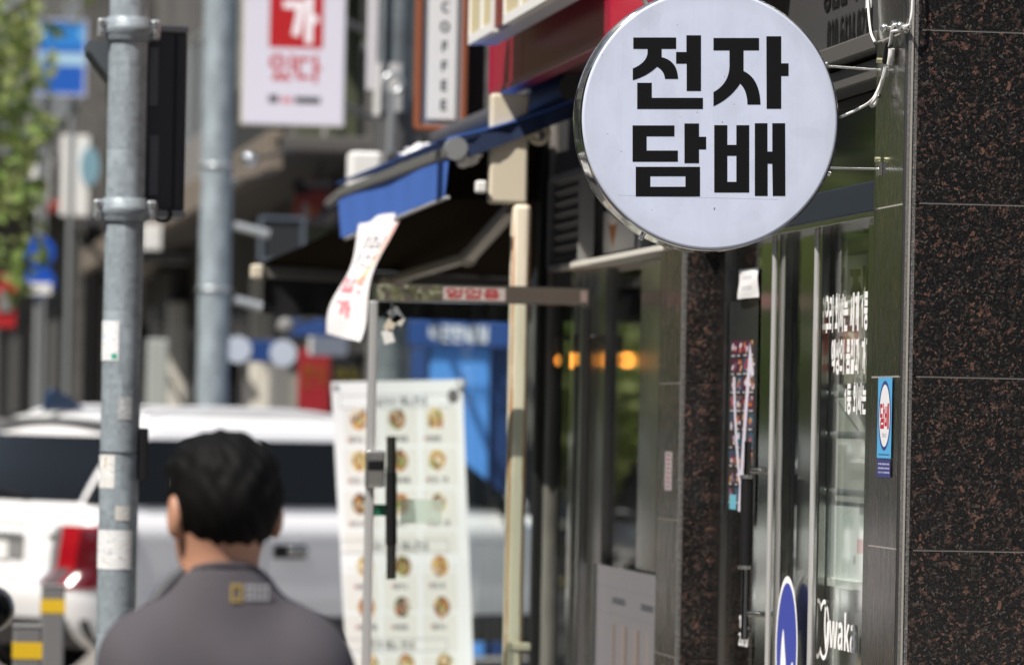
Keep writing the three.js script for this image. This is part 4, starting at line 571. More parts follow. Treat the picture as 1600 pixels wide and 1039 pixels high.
{ // the pedestrian signal on it, seen from its back and side
  const d = 15.05, k = (x, y, z = d) => at(x, y, z), a = k(176, 190), bR = k(290, 190), yT_ = k(260, 48).y, yB = k(255, 332).y, w = bR.x - a.x, cx = (a.x + bR.x) / 2, cy = (yT_ + yB) / 2, h = yT_ - yB, z = a.z - .04;
  const t = thing('pedestrian_signal', 'dark two lens pedestrian signal head clamped behind the steel signal pole', 'traffic signal', [cx, cy, z]), hm = std({ color: lin(.022, .026, .033), roughness: .45 });
  local('housing', rbox(w, h, .24, 0, 0, -.04, .014), hm, t); for (const s of [-1, 1]) local('edge_lip', rbox(w + .004, .02, .26, 0, s * (h / 2 + .004), -.04, .006), std({ color: lin(.2, .21, .22), roughness: .5 }), t);
  for (const [y0, y1] of [[75, 166], [212, 306]]) { const q = k(238, (y0 + y1) / 2), hh = k(0, y0).y - k(0, y1).y; local('recess_panel', rbox(.03, hh, .012, q.x - cx, q.y - cy, .083, .004), std({ color: lin(.085, .095, .11), roughness: .5 }), t); }
  local('door_seam', box(.006, h - .02, .008, k(272, 190).x - cx, 0, .082), M.black, t);
  // the visor sticks out to the left over the upper lens
  const p0 = k(136, 65), p1 = k(185, 65), p2 = k(185, 130), pm = k(136, 80), s = new THREE.Shape(); for (const [i, q] of [p0, p1, p2, k(168, 122), pm].entries()) s[i ? 'lineTo' : 'moveTo'](q.x - cx, q.y - cy); s.closePath();
  const v = local('visor', new THREE.ExtrudeGeometry(s, { depth: .26, bevelEnabled: false }).translate(0, 0, -.17), std({ color: lin(.075, .09, .105), roughness: .5 }), t);
  for (const y of [.25, -.25]) local('lens', new THREE.CylinderGeometry(.1, .1, .02, 28).rotateZ(Math.PI / 2).translate(-w / 2 - .006, y * h, -.04), std({ color: lin(.03, .01, .01), roughness: .2 }), t);
  local('cable', tube([k(236, 336), k(246, 346), k(258, 345), k(264, 337), k(262, 328)].map((q) => q.sub(t.position).add(V(0, 0, .05))), .006, 24), M.black, t);
  for (const y of [45, 328]) local('bracket', rbox(.12, .035, .05, k(215, y).x - cx, k(215, y).y - cy, .06, .006), M.galvclean, t); }
{ const d = 33, b = uprightAt(337, 320, d), r = 25 * d / F, t = thing('utility_pole', 'pale grey utility pole standing behind the white car', 'pole', b); local('shaft', poleUV(r, 9), M.galv, t); for (const y of [3.4, 2.55]) local('band', new THREE.TorusGeometry(r + .004, .014, 8, 36).rotateX(Math.PI / 2).translate(0, y, 0), M.galvclean, t); local('crossarm', beam(V(-.8, 8.4, 0), V(.8, 8.4, 0), .08, .08), M.galvclean, t);
  for (const y of [468, 352]) { const p = at(365, y, d).sub(b), q = at(420, y + 14, d).sub(b); local('stay_rod', bar(p, q, .03), M.galvclean, t); } }
{ const d = 26, b = uprightAt(613, 300, d), r = 26 * d / F, Y = (y) => at(613, y, d).y, t = thing('utility_pole', 'grey utility pole with white wrapping and a dark sleeve behind the blue awning', 'pole', b);
  local('shaft', poleUV(r, 8), std({ map: galvTex, color: lin(.9), roughness: .7 }), t); local('sleeve', new THREE.CylinderGeometry(r + .03, r + .035, Y(176) - Y(245), 30).translate(.01, (Y(176) + Y(245)) / 2, 0), std({ color: lin(.07, .07, .075), roughness: .6 }), t);
  local('wrapping', [new THREE.CylinderGeometry(r + .012, r + .016, Y(100) - Y(182), 24, 4, true, -2.2, 2.6).translate(-.01, (Y(100) + Y(182)) / 2, 0)], std({ color: lin(.5, .5, .5), roughness: .5, side: THREE.DoubleSide }), t);
  local('strap', [bar(at(612, 150, d - .2).sub(b), at(608, 238, d - .2).sub(b), .018), new THREE.TorusGeometry(.05, .016, 8, 20).translate(...at(614, 130, d - .2).sub(b).toArray())], M.galvclean, t);
  const pb = rectZ(574, -120, 590, 140, b.z + .15); local('notice_board', box(pb.w, pb.h, .02, pb.x - b.x, pb.y, .15), std({ color: lin(.62, .6, .64), roughness: .6 }), t); }
{ const q = rectZ(543, 238, 600, 306, -22.5), t = thing('equipment_box', 'white metal box fixed high above the far end of the blue awning', 'box', [q.x, q.y - q.h / 2, q.z]); part('cabinet', rbox(q.w * .86, q.h, .18, q.x - .01, q.y, q.z, .02), M.white, t); part('side_panel', rbox(.03, q.h * .94, .2, q.x + q.w * .45, q.y, q.z, .008), M.midgrey, t); part('bracket', bar(V(q.x, q.y, q.z - .1), V(q.x + .15, q.y, q.z - 3.2), .02), M.midgrey, t); }
{ const Z = -31.9, q = rectZ(380, -70, 537, 195, Z), t = thing('projecting_banner', 'white projecting sign with a red square and red Hangul words', 'sign', [q.x, q.y, q.z]);
  const tex = canvasTex(512, 864, (g, w, h) => { const U = (x, y) => [(x - 380) / 157 * w, (y + 70) / 265 * h]; g.fillStyle = '#d6d4e2'; g.fillRect(0, 0, w, h); const [x0, y0] = U(419, -12), [x1, y1] = U(503, 76); g.fillStyle = '#b3141c'; g.fillRect(x0, y0, x1 - x0, y1 - y0); g.strokeStyle = '#f2eef4'; hangul(g, '가', x0 + 48, y0 + 22, 200, 240, 40); g.strokeStyle = '#b8323c'; const [a, b] = U(420, 86); hangul(g, '있다', a, b, 126, 142, 21, .1); const [c, e] = U(420, 150); g.fillStyle = '#4a4048'; g.fillRect(c, e, 50, 40); g.fillStyle = '#c98a98'; g.fillRect(c + 62, e + 8, 60, 32); g.fillStyle = '#39353f'; g.fillRect(c + 134, e + 6, 130, 34); });
  part('face', new THREE.PlaneGeometry(q.w, q.h).translate(q.x, q.y, q.z + .052), print(tex), t); part('casing', rbox(q.w + .02, q.h + .02, .1, q.x, q.y, q.z, .01), std({ color: lin(.5, .46, .38), roughness: .6 }), t); for (const s of [-.3, .3]) part('bracket', bar(V(q.x, q.y + s, q.z - .05), V(4.1, q.y + s, q.z - 4), .025), M.midgrey, t);
}
// bollards
function bollardAt(px, py, d, label) { const p = uprightAt(px, py, d), top = at(px, py, d).y, t = thing('bollard', label, 'bollard', p, 'bollards along the kerb'), w = .104; local('post', rbox(w, top, w, 0, top / 2, 0, .01), std({ color: lin(.16, .16, .165), roughness: .6 }), t); local('cap', rbox(w + .006, .012, w + .006, 0, top + .004, 0, .005), M.midgrey, t); for (const y of [top - .085, top - .42]) local('band', box(w + .004, .062, w + .004, 0, y, 0), std({ color: lin(.72, .47, .02), roughness: .4 }), t); return t; }
bollardAt(82, 917, 21.7, 'grey square bollard with a yellow band right behind the signal pole');
bollardAt(42, 980, 17.9, 'grey square bollard with a yellow band nearest the black car');

// ---------------------------------------------------------------- cars
const LEV = [ // height, rear x, front x, half width, rear corner radius, front corner radius
  [.25, -2.18, 2.2, .86, .18, .3], [.34, -2.30, 2.33, .91, .2, .36], [.50, -2.36, 2.39, .935, .2, .42], [.64, -2.365, 2.41, .94, .2, .45], [.72, -2.30, 2.40, .945, .18, .45], [.86, -2.285, 2.36, .95, .17, .45], [.96, -2.27, 2.22, .95, .17, .4],
  [1.02, -2.255, 1.75, .925, .17, .3], [1.07, -2.245, 1.12, .89, .17, .2], [1.12, -2.23, 1.02, .88, .17, .18], [1.28, -2.13, .76, .853, .18, .16], [1.44, -2.01, .48, .82, .19, .15], [1.56, -1.93, .24, .785, .2, .14], [1.63, -1.90, .04, .725, .22, .16], [1.68, -1.83, -.22, .6, .24, .2], [1.705, -1.7, -.45, .48, .26, .24]];
function lev(y) { let i = 0; while (i < LEV.length - 2 && y > LEV[i + 1][0]) i++; const a = LEV[i], b = LEV[i + 1], t = clamp((y - a[0]) / (b[0] - a[0]), 0, 1), p = LEV[Math.max(0, i - 1)], n = LEV[Math.min(LEV.length - 1, i + 2)], h = b[0] - a[0];
  const v = [1, 2, 3, 4, 5].map((k) => { const s0 = i ? (b[k] - p[k]) / (b[0] - p[0]) : (b[k] - a[k]) / h, s1 = i < LEV.length - 2 ? (n[k] - a[k]) / (n[0] - a[0]) : (b[k] - a[k]) / h, t2 = t * t, t3 = t2 * t; return (2 * t3 - 3 * t2 + 1) * a[k] + (t3 - 2 * t2 + t) * h * s0 + (-2 * t3 + 3 * t2) * b[k] + (t3 - t2) * h * s1; });
  return { xr: v[0], xf: v[1], w: v[2], r: v[3], rf: v[4] }; }
const warp = (x, y, z) => V(x, y, z * (1 - .05 * Math.pow(Math.abs(x) / 2.4, 3)));
function path(y, l, o = 0, rear = true) {                   // distance l from the middle of the tail (or nose) round to the flank
  const q = lev(y), r = rear ? q.r : q.rf, e = q.w - r, arc = Math.PI / 2 * r, sx = rear ? 1 : -1, x0 = rear ? q.xr : q.xf, bow = (z) => sx * .07 * (z / q.w) ** 2 * (rear ? 1 : 1.6);
  let x, z, nx, nz; if (l < e) { x = x0 + bow(l); z = l; nx = -sx; nz = 0; } else if (l < e + arc) { const a = (l - e) / r; x = x0 + bow(e) + sx * r * (1 - Math.cos(a)); z = e + r * Math.sin(a); nx = -sx * Math.cos(a); nz = Math.sin(a); } else { x = x0 + bow(e) + sx * (r + l - e - arc); z = q.w; nx = 0; nz = 1; }
  return warp(x + nx * o, y, z + nz * o);
}
const sideL = (y, x) => { const q = lev(y), e = q.w - q.r; return e + Math.PI / 2 * q.r + x - (q.xr + .07 * (e / q.w) ** 2 + q.r); };
function gridGeo(fn, nu, nv, flip) { const p = [], uv = [], ix = []; for (let j = 0; j <= nv; j++) for (let i = 0; i <= nu; i++) { const v = fn(i / nu, j / nv); p.push(v.x, v.y, v.z); uv.push(i / nu, j / nv); } for (let j = 0; j < nv; j++) for (let i = 0; i < nu; i++) { const a = j * (nu + 1) + i, b = a + nu + 1; flip ? ix.push(a, b, a + 1, b, b + 1, a + 1) : ix.push(a, a + 1, b, b, a + 1, b + 1); } const g = new THREE.BufferGeometry(); g.setAttribute('position', new THREE.Float32BufferAttribute(p, 3)); g.setAttribute('uv', new THREE.Float32BufferAttribute(uv, 2)); g.setIndex(ix); g.computeVertexNormals(); return g; }
// a patch lying o proud of the body; s = 1 right, -1 left; l0, l1 functions of height
const patch = (l0, l1, y0, y1, o, s = 1, rear = true, nu = 24, nv = 10) => gridGeo((u, v) => { const y = lerp(y0, y1, v), p = path(y, lerp(l0(y), l1(y), u), o, rear); p.z *= s; return p; }, nu, nv, (s < 0) === rear);
const tailPatch = (hw, y0, y1, o, nv = 12) => gridGeo((u, v) => { const y = lerp(y0, y1, v), z = lerp(-1, 1, u) * hw(y), p = path(y, Math.abs(z), o); p.z *= Math.sign(z) || 1; return p; }, 28, nv, false);
function bodyShell() {
  const rows = 90, half = 54, ring = (y) => { const q = lev(y), out = [], e = q.w - q.r, tot = sideL(y, 0); for (let i = 0; i <= half / 2; i++) { const t = i / (half / 2); out.push(path(y, t < .25 ? e * t / .25 : t < .5 ? e + Math.PI / 2 * q.r * (t - .25) / .25 : lerp(e + Math.PI / 2 * q.r, tot, (t - .5) / .5))); } const f = []; const ef = q.w - q.rf, mid = out[out.length - 1].x, endF = q.xf - .112 * (ef / q.w) ** 2 - q.rf; for (let i = 0; i < half / 2; i++) { const t = i / (half / 2); f.push(path(y, t < .25 ? ef * t / .25 : t < .5 ? ef + Math.PI / 2 * q.rf * (t - .25) / .25 : ef + Math.PI / 2 * q.rf + Math.max(0, (endF - mid)) * (t - .5) / .5, 0, false)); } return out.concat(f.reverse()); };
  const p = [], ix = [], yTop = 1.705, R = [];
  for (let j = 0; j <= rows; j++) { const y = lerp(.25, yTop, j / rows), r = ring(y), full = r.concat(r.slice(1, -1).reverse().map((v) => V(v.x, v.y, -v.z))); R.push(full); for (const v of full) p.push(v.x, v.y, v.z); }
  const n = R[0].length; for (let j = 0; j < rows; j++) for (let i = 0; i < n; i++) { const a = j * n + i, b = j * n + (i + 1) % n, c = a + n, d = b + n; ix.push(a, c, b, b, c, d); }
  let base = rows * n; for (let k = 1; k <= 4; k++) { const s = 1 - k / 4.001, st = p.length / 3; for (const v of R[rows]) p.push(-1.05 + (v.x + 1.05) * s, yTop + .022 * (1 - s * s), v.z * s); for (let i = 0; i < n; i++) { const a = base + i, b = base + (i + 1) % n, c = st + i, d = st + (i + 1) % n; ix.push(a, c, b, b, c, d); } base = st; }
  const g = new THREE.BufferGeometry(); g.setAttribute('position', new THREE.Float32BufferAttribute(p, 3)); g.setIndex(ix); g.setAttribute('uv', new THREE.Float32BufferAttribute(new Float32Array(p.length / 3 * 2), 2)); g.computeVertexNormals(); return g;
}
M.redlight = phy({ color: lin(.30, .006, .012), roughness: .12, clearcoat: 1 }); M.redlight2 = phy({ color: lin(.09, .004, .008), roughness: .2, clearcoat: 1 });
function makeCar(label, cat, paint, { tail = [.62, 1.0], mirrorY = 1.13 } = {}) {
  const t = thing('parked_car', label, cat), k = (y) => (x) => x;
  const body = local('body', bodyShell(), paint, t), lx = (x) => (y) => sideL(y, typeof x === 'function' ? x(y) : x);
  local('cladding', [patch(() => 0, (y) => sideL(y, 0), .252, .43, .006), patch(() => 0, (y) => sideL(y, 0), .252, .43, .006, -1), patch(() => 0, () => 3.2, .252, .43, .006, 1, false), patch(() => 0, () => 3.2, .252, .43, .006, -1, false)], M.darkgrey, t);
  const rw = (y) => lev(y).w - .13; local('rear_window', tailPatch(rw, 1.14, 1.545, .007), M.tint, t);
  local('spoiler', [gridGeo((u, v) => { const z = lerp(-.62, .62, u), q = lev(1.66); return V(q.xr - .08 + v * .3, 1.652 + .025 * v - .02 * (z / .62) ** 2, z); }, 16, 4), gridGeo((u, v) => { const z = lerp(-.62, .62, u), q = lev(1.66); return V(q.xr - .08 + v * .12, 1.65 - .05 * v - .02 * (z / .62) ** 2, z); }, 16, 4, true)], paint, t);
  local('wiper', bar(path(1.16, .25, .03).setZ(.25), path(1.22, .3, .03).setZ(-.32), .012, 8), M.black, t);
  for (const s of [1, -1]) {
    const tl = (y) => lev(y).w - lev(y).r - .10; local('corner_pillar', patch((y) => rw(y) + .03 + (y - 1.14) * .05, (y) => sideL(y, -1.795), 1.125, 1.53, .0065, s), M.tint, t); const li = local('tail_light', patch(tl, (y) => sideL(y, -1.93), tail[0], tail[1], .012, s), M.redlight, t); local('lens_band', patch((y) => tl(y) + .02, (y) => tl(y) + .13, tail[0] + .02, tail[0] + .12, .016, s), M.darkgrey, li); local('lens_rib', patch((y) => tl(y) + .16, (y) => sideL(y, -1.95), tail[0] + .02, tail[1] - .02, .016, s), M.redlight2, li);
    local('light_surround', patch((y) => tl(y) - .075, (y) => tl(y) - .004, tail[0] + .03, tail[1] - .01, .01, s, true, 6), std({ color: lin(.35, .36, .38), roughness: .3, metalness: .6 }), t);
    const win = [[-1.8, -1.06], [-1.0, -.13], [-.06, (y) => lerp(.93, .33, (y - 1.12) / .42)]]; win.forEach(([a, b], i) => local('side_window', patch(lx(a), lx(b), 1.125, 1.53, .006, s), M.tint, t));
    local('window_trim', patch(lx(-1.82), lx(.95), 1.105, 1.121, .01, s, true, 40, 2), std({ color: lin(.3), roughness: .25, metalness: .8 }), t);
    for (const x of [-1.03, -.095, 1.03]) local('door_seam', patch(lx(x - .004), lx(x + .004), .45, x > .5 ? .95 : 1.1, .002, s, true, 1, 12), M.black, t);
    for (const x of [-.85, .1]) { const c = local('handle_recess', patch(lx(x - .13), lx(x + .11), .80, .885, .003, s), M.black, t), p = path(.84, sideL(.84, x), .03); local('door_handle', rbox(.15, .04, .022, p.x + .03, .845, p.z * s, .008), M.chrome, t); }
    local('roof_rail', tube([V(-1.75, 1.63, s * .6), V(-1.6, 1.70, s * .59), V(-1, 1.725, s * .6), V(-.4, 1.70, s * .6), V(-.15, 1.64, s * .62)], .016, 40), paint, t);
    const mp = path(1.12, sideL(1.12, .78)), mm = local('mirror', new THREE.SphereGeometry(1, 24, 18).scale(.085, .075, .09).translate(mp.x, mirrorY, s * (mp.z + .1)), paint, t); local('mirror_glass', new THREE.SphereGeometry(1, 20, 14).scale(.02, .062, .075).translate(mp.x - .071, mirrorY, s * (mp.z + .1)), M.tint, mm); local('mirror_stalk', beam(V(mp.x, mirrorY - .04, s * (mp.z - .02)), V(mp.x, mirrorY - .03, s * (mp.z + .06)), .05, .04), M.black, mm);
    local('head_light', patch(() => .45, () => .95, .78, .9, .01, s, false), std({ color: lin(.6), roughness: .1, metalness: .5 }), t);
    for (const x of [-1.42, 1.42]) { local('wheel_arch', new THREE.TorusGeometry(.385, .045, 8, 28, Math.PI).translate(x, .36, s * .925), M.darkgrey, t); const w = local('wheel', new THREE.CylinderGeometry(.36, .36, .24, 36).rotateX(Math.PI / 2).translate(x, .36, s * .85), M.rubber, t); local('rim', [new THREE.CylinderGeometry(.05, .05, .02, 16).rotateX(Math.PI / 2).translate(x, .36, s * .972), new THREE.TorusGeometry(.235, .02, 8, 32).translate(x, .36, s * .968), ...[0, 1, 2, 3, 4].map((q) => bar(V(x, .36, s * .972), V(x + .23 * Math.cos(q * 1.257), .36 + .23 * Math.sin(q * 1.257), s * .968), .022, 6))], M.steel, w); local('wheel_well', new THREE.CylinderGeometry(.385, .385, .04, 32).rotateX(Math.PI / 2).translate(x, .37, s * .918), M.black, t); }
  }
  local('windscreen', gridGeo((u, v) => { const y = lerp(1.12, 1.58, v), z = lerp(-1, 1, u) * (lev(y).w - .1), p = path(y, Math.abs(z), .007, false); p.z *= Math.sign(z) || 1; return p; }, 24, 10, true), M.tint, t);
  const tp = path(.9, 0, .012); local('plate_recess', rbox(.02, .16, .62, tp.x + .006, .86, 0, .008), M.midgrey, t); local('number_plate', rbox(.012, .11, .34, tp.x - .008, .83, 0, .004), M.white, t); local('plate_garnish', rbox(.03, .03, .6, tp.x - .006, .93, 0, .008), M.galvclean, t);
  for (let i = 0; i < 6; i++) local('badge_letter', box(.006, .035, .03, path(1.0, 0, .008).x, 1.0, -.25 + i * .1), M.zinc, t); local('badge_letter', box(.006, .025, .1, path(.93, .58, .01).x, .93, .58), M.zinc, t);
  const fs = new THREE.Shape(); fs.moveTo(-.14, 0); fs.quadraticCurveTo(-.13, .07, -.12, .075); fs.lineTo(-.1, .075); fs.quadraticCurveTo(-.02, .03, .03, 0); local('roof_antenna', new THREE.ExtrudeGeometry(fs, { depth: .035, bevelEnabled: true, bevelSize: .006, bevelThickness: .006, bevelSegments: 2 }).scale(1.5, 1.6, 1.4).translate(-1.72, 1.70, -.06), std({ color: lin(.012, .03, .07), roughness: .3 }), t);
  return t;
}
const whitePaint = phy({ color: lin(.80, .80, .81), roughness: .35, clearcoat: 1, clearcoatRoughness: .04 }), blackPaint = phy({ color: lin(.008, .008, .009), roughness: .3, clearcoat: 1, clearcoatRoughness: .03 });
const suv = makeCar('large white sport utility vehicle turning across the pavement behind the man', 'car', whitePaint);
{ const c = uprightAt(136, 760, 29), a = 33 * DEG; suv.rotation.y = a; const lx = -2.26 * 1.11, lz = .93; suv.scale.x = 1.11; suv.position.set(c.x - (lx * Math.cos(a) + lz * Math.sin(a)), 0, c.z - (-lx * Math.sin(a) + lz * Math.cos(a))); 
  const q = path(1.22, sideL(1.22, -1.55), .012); local('window_sticker', box(.14, .16, .002, q.x, 1.24, q.z - .01), M.white, suv); }
{ const c = suv.clone(); c.name = 'parked_car_001'; scene.add(c); c.position.set(-1.5, -.126, -34); c.rotation.y = 92 * DEG; tag(c, 'white sport utility vehicle standing on the road that the shop glass mirrors', 'car'); }
{ const c = makeCar('black car at the kerb showing only its mirror and red tail light', 'car', blackPaint, { tail: [.78, 1.1], mirrorY: 1.07 }); c.scale.set(1, 1.08, 1); c.rotation.y = 90 * DEG; c.position.set(-.47, -.126, -15.15); }

// ---------------------------------------------------------------- the man walking away
{ const d = 7.5, p = uprightAt(346, 860, d), t = thing('person', 'man with short black hair in a grey T-shirt seen from behind on the pavement', 'person', [p.x, 0, p.z]); t.rotation.y = -6 * DEG;
  const H = 1.52, skin = std({ color: lin(.42, .215, .14), roughness: .55 });
  const hr = (x, y, z, c = 1) => { const a = 20 * DEG * c, X = x * Math.cos(a) - (z) * Math.sin(a), Z = x * Math.sin(a) + z * Math.cos(a); return [X, y, Z]; };   // the head is turned to the left
  const head = (x, y, z) => { const [a, b, c] = hr(x, y - H, z); let f = ell(a, b, c, [0, .03, .012], [.078, .088, .098]); f = smin(f, ell(a, b, c, [0, -.045, -.035], [.060, .068, .062]), .04); f = smin(f, capsule(a, b, c, [0, .0, -.098], [0, -.03, -.112], .009, .014), .018); f = smin(f, capsule(a, b, c, [-.03, .018, -.083], [.03, .018, -.083], .012, .012), .02); f = smin(f, capsule(a, b, c, [-.02, -.065, -.088], [.02, -.065, -.088], .008, .008), .014);
    for (const s of [-1, 1]) { const e = Math.max(ell(a, b, c, [s * .083, .003, .012], [.012, .034, .021]), -ell(a, b, c, [s * .096, .004, .006], [.009, .022, .012])); f = smin(f, e, .008); } return f; };
  const bodyF = (x, y, z) => { let f = head(x, y, z); f = smin(f, capsule(x, y, z, [0, H - .03, .012], [0, 1.37, .022], .0545, .058), .03); f = smin(f, capsule(x, y, z, [-.05, 1.37, .02], [.05, 1.37, .02], .05, .05), .04);
    f = smin(f, capsule(x, y, z, [-.11, 1.27, .01], [.11, 1.27, .01], .095, .095), .06); f = smin(f, capsule(x, y, z, [-.06, 1.02, 0], [.06, 1.02, 0], .1, .1), .1); f = smin(f, capsule(x, y, z, [-.06, .88, .01], [.06, .88, .01], .105, .105), .08);
    for (const s of [-1, 1]) { f = smin(f, capsule(x, y, z, [s * .13, 1.27, .015], [s * .178, 1.03, .02], .046, .04), .03); f = smin(f, capsule(x, y, z, [s * .178, 1.03, .02], [s * .2, .80, -.05], .038, .026), .015); f = smin(f, capsule(x, y, z, [s * .09, .86, .01], [s * .09, .46, -.01], .078, .052), .04); f = smin(f, capsule(x, y, z, [s * .09, .46, -.01], [s * .09, .08, .03], .05, .036), .02); } return f; };
  const bodyG = nets(bodyF, [-.30, .05, -.16], [.30, 1.42, .17], .012), headG = nets((x, y, z) => Math.max(bodyF(x, y, z), 1.385 - y, y < 1.44 ? Math.hypot(x - .004, z - .018) - .061 : -1), [-.13, 1.375, -.15], [.13, 1.66, .14], .004);
  const hands = [-1, 1].map((s) => { const w = [s * .2, .80, -.05], f = (x, y, z) => { let q = capsule(x, y, z, [w[0], w[1] + .02, w[2] + .006], [w[0] + s * .004, w[1] - .02, w[2]], .024, .021); q = smin(q, ell(x, y, z, [w[0], w[1] - .055, w[2] - .008], [.016, .045, .038]), .02);
    for (let k = 0; k < 4; k++) { const oz = (k - 1.5) * -.019, L = [.036, .042, .04, .031][k], a = [w[0], w[1] - .09, w[2] - .008 + oz], b = [w[0] - s * .006, a[1] - L, a[2] - .004], c = [w[0] - s * .02, b[1] - L * .75, b[2] - .002]; q = smin(q, Math.min(capsule(x, y, z, a, b, .0095, .0085), capsule(x, y, z, b, c, .0085, .007)), .006); }
    const a = [w[0] - s * .005, w[1] - .035, w[2] - .04], b = [w[0] - s * .014, w[1] - .07, w[2] - .062], c = [w[0] - s * .02, w[1] - .098, w[2] - .066]; return smin(q, Math.min(capsule(x, y, z, a, b, .012, .010), capsule(x, y, z, b, c, .010, .008)), .008); }; return nets(f, [w[0] - .06, w[1] - .21, w[2] - .1], [w[0] + .06, w[1] + .05, w[2] + .06], .004); });
  for (const g of [bodyG, ...hands]) g.scale(.89, 1, 1).translate(.008, 0, 0);
  local('body', [bodyG, headG, ...hands], skin, t);
  // hair: a thick cap, longer on the crown, tapered to the nape
  const nz = (x, y, z) => .0022 * Math.sin(x * 120 + Math.sin(y * 50) * 2) * Math.sin(z * 95 + x * 40) + .001 * Math.sin(x * 230 + y * 130) + .0007 * Math.sin(x * 330 + y * 90);
  const hair = (x, y, z) => { const [a, b, c] = hr(x, y - H, z); let f = ell(a, b, c, [0, .034, .012], [.0865, .097, .105]) + nz(a, b, c); f = smin(f, ell(a, b, c, [0, .075, -.01], [.082, .060, .098]) + nz(a, b, c), .02);
    const nape = -.050 - .3 * Math.max(0, Math.abs(a) - .05) + .014 * Math.cos(a * 60), cut = c > .02 ? nape - b : (c > -.03 ? -.004 - b : .05 + Math.max(0, -.04 - c) * .25 - b);
    let k = smin(-(-f), f, .0001); k = Math.max(k, cut); for (const s of [-1, 1]) k = Math.max(k, -ell(a, b, c, [s * .098, -.004, .008], [.022, .042, .03])); return k; };
  local('hair', nets(hair, [-.12, 1.40, -.14], [.12, 1.67, .15], .0045), phy({ color: lin(.003, .0028, .0028), roughness: .7, specularIntensity: .25 }), t);
  for (const s of [-1, 1]) { const a = -20 * DEG, e = V(s * .031, H + .004, -.084).applyAxisAngle(V(0, 1, 0), -a).setY(H + .004); local('eye', new THREE.SphereGeometry(.011, 12, 10).translate(e.x, e.y, e.z), M.black, t); }
  const shirtC = std({ color: lin(.066, .060, .070), roughness: .95 });
  const fold = (x, y, z) => .008 * Math.sin(x * 34 + y * 14 + Math.sin(y * 9) * 2) * clamp((1.40 - y) * 6, 0, 1) + .004 * Math.sin(x * 52 - y * 37) * clamp((1.3 - y) * 4, 0, 1);
  const shirt = (x, y, z) => { let f = capsule(x, y, z, [-.036, 1.384, .030], [.036, 1.384, .030], .058, .058); f = smin(f, capsule(x, y, z, [-.122, 1.305, .02], [.122, 1.305, .02], .058, .058), .065); f = smin(f, capsule(x, y, z, [-.11, 1.26, .012], [.11, 1.26, .012], .115, .115), .06); f = smin(f, capsule(x, y, z, [-.09, 1.02, .005], [.09, 1.02, .005], .122, .122), .1); f = smin(f, capsule(x, y, z, [-.085, .88, .01], [.085, .88, .01], .122, .122), .06);
    for (const s of [-1, 1]) f = smin(f, Math.max(capsule(x, y, z, [s * .132, 1.272, .018], [s * .188, 1.03, .022], .058, .068), 1.06 - y), .035); f += fold(x, y, z);
    f = smin(f, capsule(x, y, z, [0, 1.34, .026], [0, 1.47, .016], .0665, .0645), .03); f = Math.max(f, .80 - y); return Math.max(f, y - 1.436 - .3 * (z - .03)); };
  const sh = local('shirt', nets(shirt, [-.34, .78, -.17], [.34, 1.47, .19], .0095), shirtC, t); sh.scale.x = .91; sh.position.x = .008;
  local('collar', new THREE.TorusGeometry(.0635, .0055, 8, 40).rotateX(Math.PI / 2 - .29).translate(0, 1.432, .019), std({ color: lin(.054, .049, .058), roughness: .95 }), sh);
  // the small print below the collar, following the cloth
  const back = (x, y) => { let a = .25, b = .078; for (let i = 0; i < 30; i++) { const m = (a + b) / 2; shirt(x, y, m) < 0 ? b = m : a = m; } return a; }, logo = (x0, y0, x1, y1, m, n) => local(n, gridGeo((u, v) => { const x = lerp(x0, x1, u), y = lerp(y0, y1, v); return V(x, y, back(x, y) + .003); }, 6, 4), m, sh);
  const ye = std({ color: lin(.24, .17, .05), roughness: .8 }), wh = std({ color: lin(.26, .26, .28), roughness: .8 }), lx = .010, ly = 1.394;
  logo(lx, ly, lx + .005, ly + .028, ye, 'logo_frame'); logo(lx + .015, ly, lx + .02, ly + .028, ye, 'logo_frame'); logo(lx + .005, ly, lx + .015, ly + .005, ye, 'logo_frame'); logo(lx + .005, ly + .023, lx + .015, ly + .028, ye, 'logo_frame');
  for (let k = 0; k < 3; k++) for (let i = 0; i < 5; i++) logo(lx + .025 + i * .0085, ly + .003 + k * .009, lx + .0315 + i * .0085, ly + .009 + k * .009, wh, 'logo_letter');
  const tr = (x, y, z) => { let f = capsule(x, y, z, [-.07, .90, .01], [.07, .90, .01], .112, .112); for (const s of [-1, 1]) { f = smin(f, capsule(x, y, z, [s * .09, .86, .01], [s * .092, .46, -.01], .09, .07), .04); f = smin(f, capsule(x, y, z, [s * .092, .46, -.01], [s * .092, .05, .03], .07, .062), .02); } return Math.max(f, .045 - y); };
  local('trousers', nets(tr, [-.22, .02, -.14], [.22, 1.03, .16], .012).scale(.89, 1, 1).translate(.008, 0, 0), std({ color: lin(.03, .032, .04), roughness: .9 }), t);
  for (const s of [-1, 1]) local('shoe', nets((x, y, z) => Math.max(smin(capsule(x, y, z, [s * .092, .045, .05], [s * .1, .035, -.14], .048, .042), capsule(x, y, z, [s * .092, .07, .035], [s * .092, .09, .035], .046, .045), .03), .004 - y), [s * .095 - .07, -.004, -.21], [s * .095 + .07, .15, .12], .008), M.rubber, t);
}

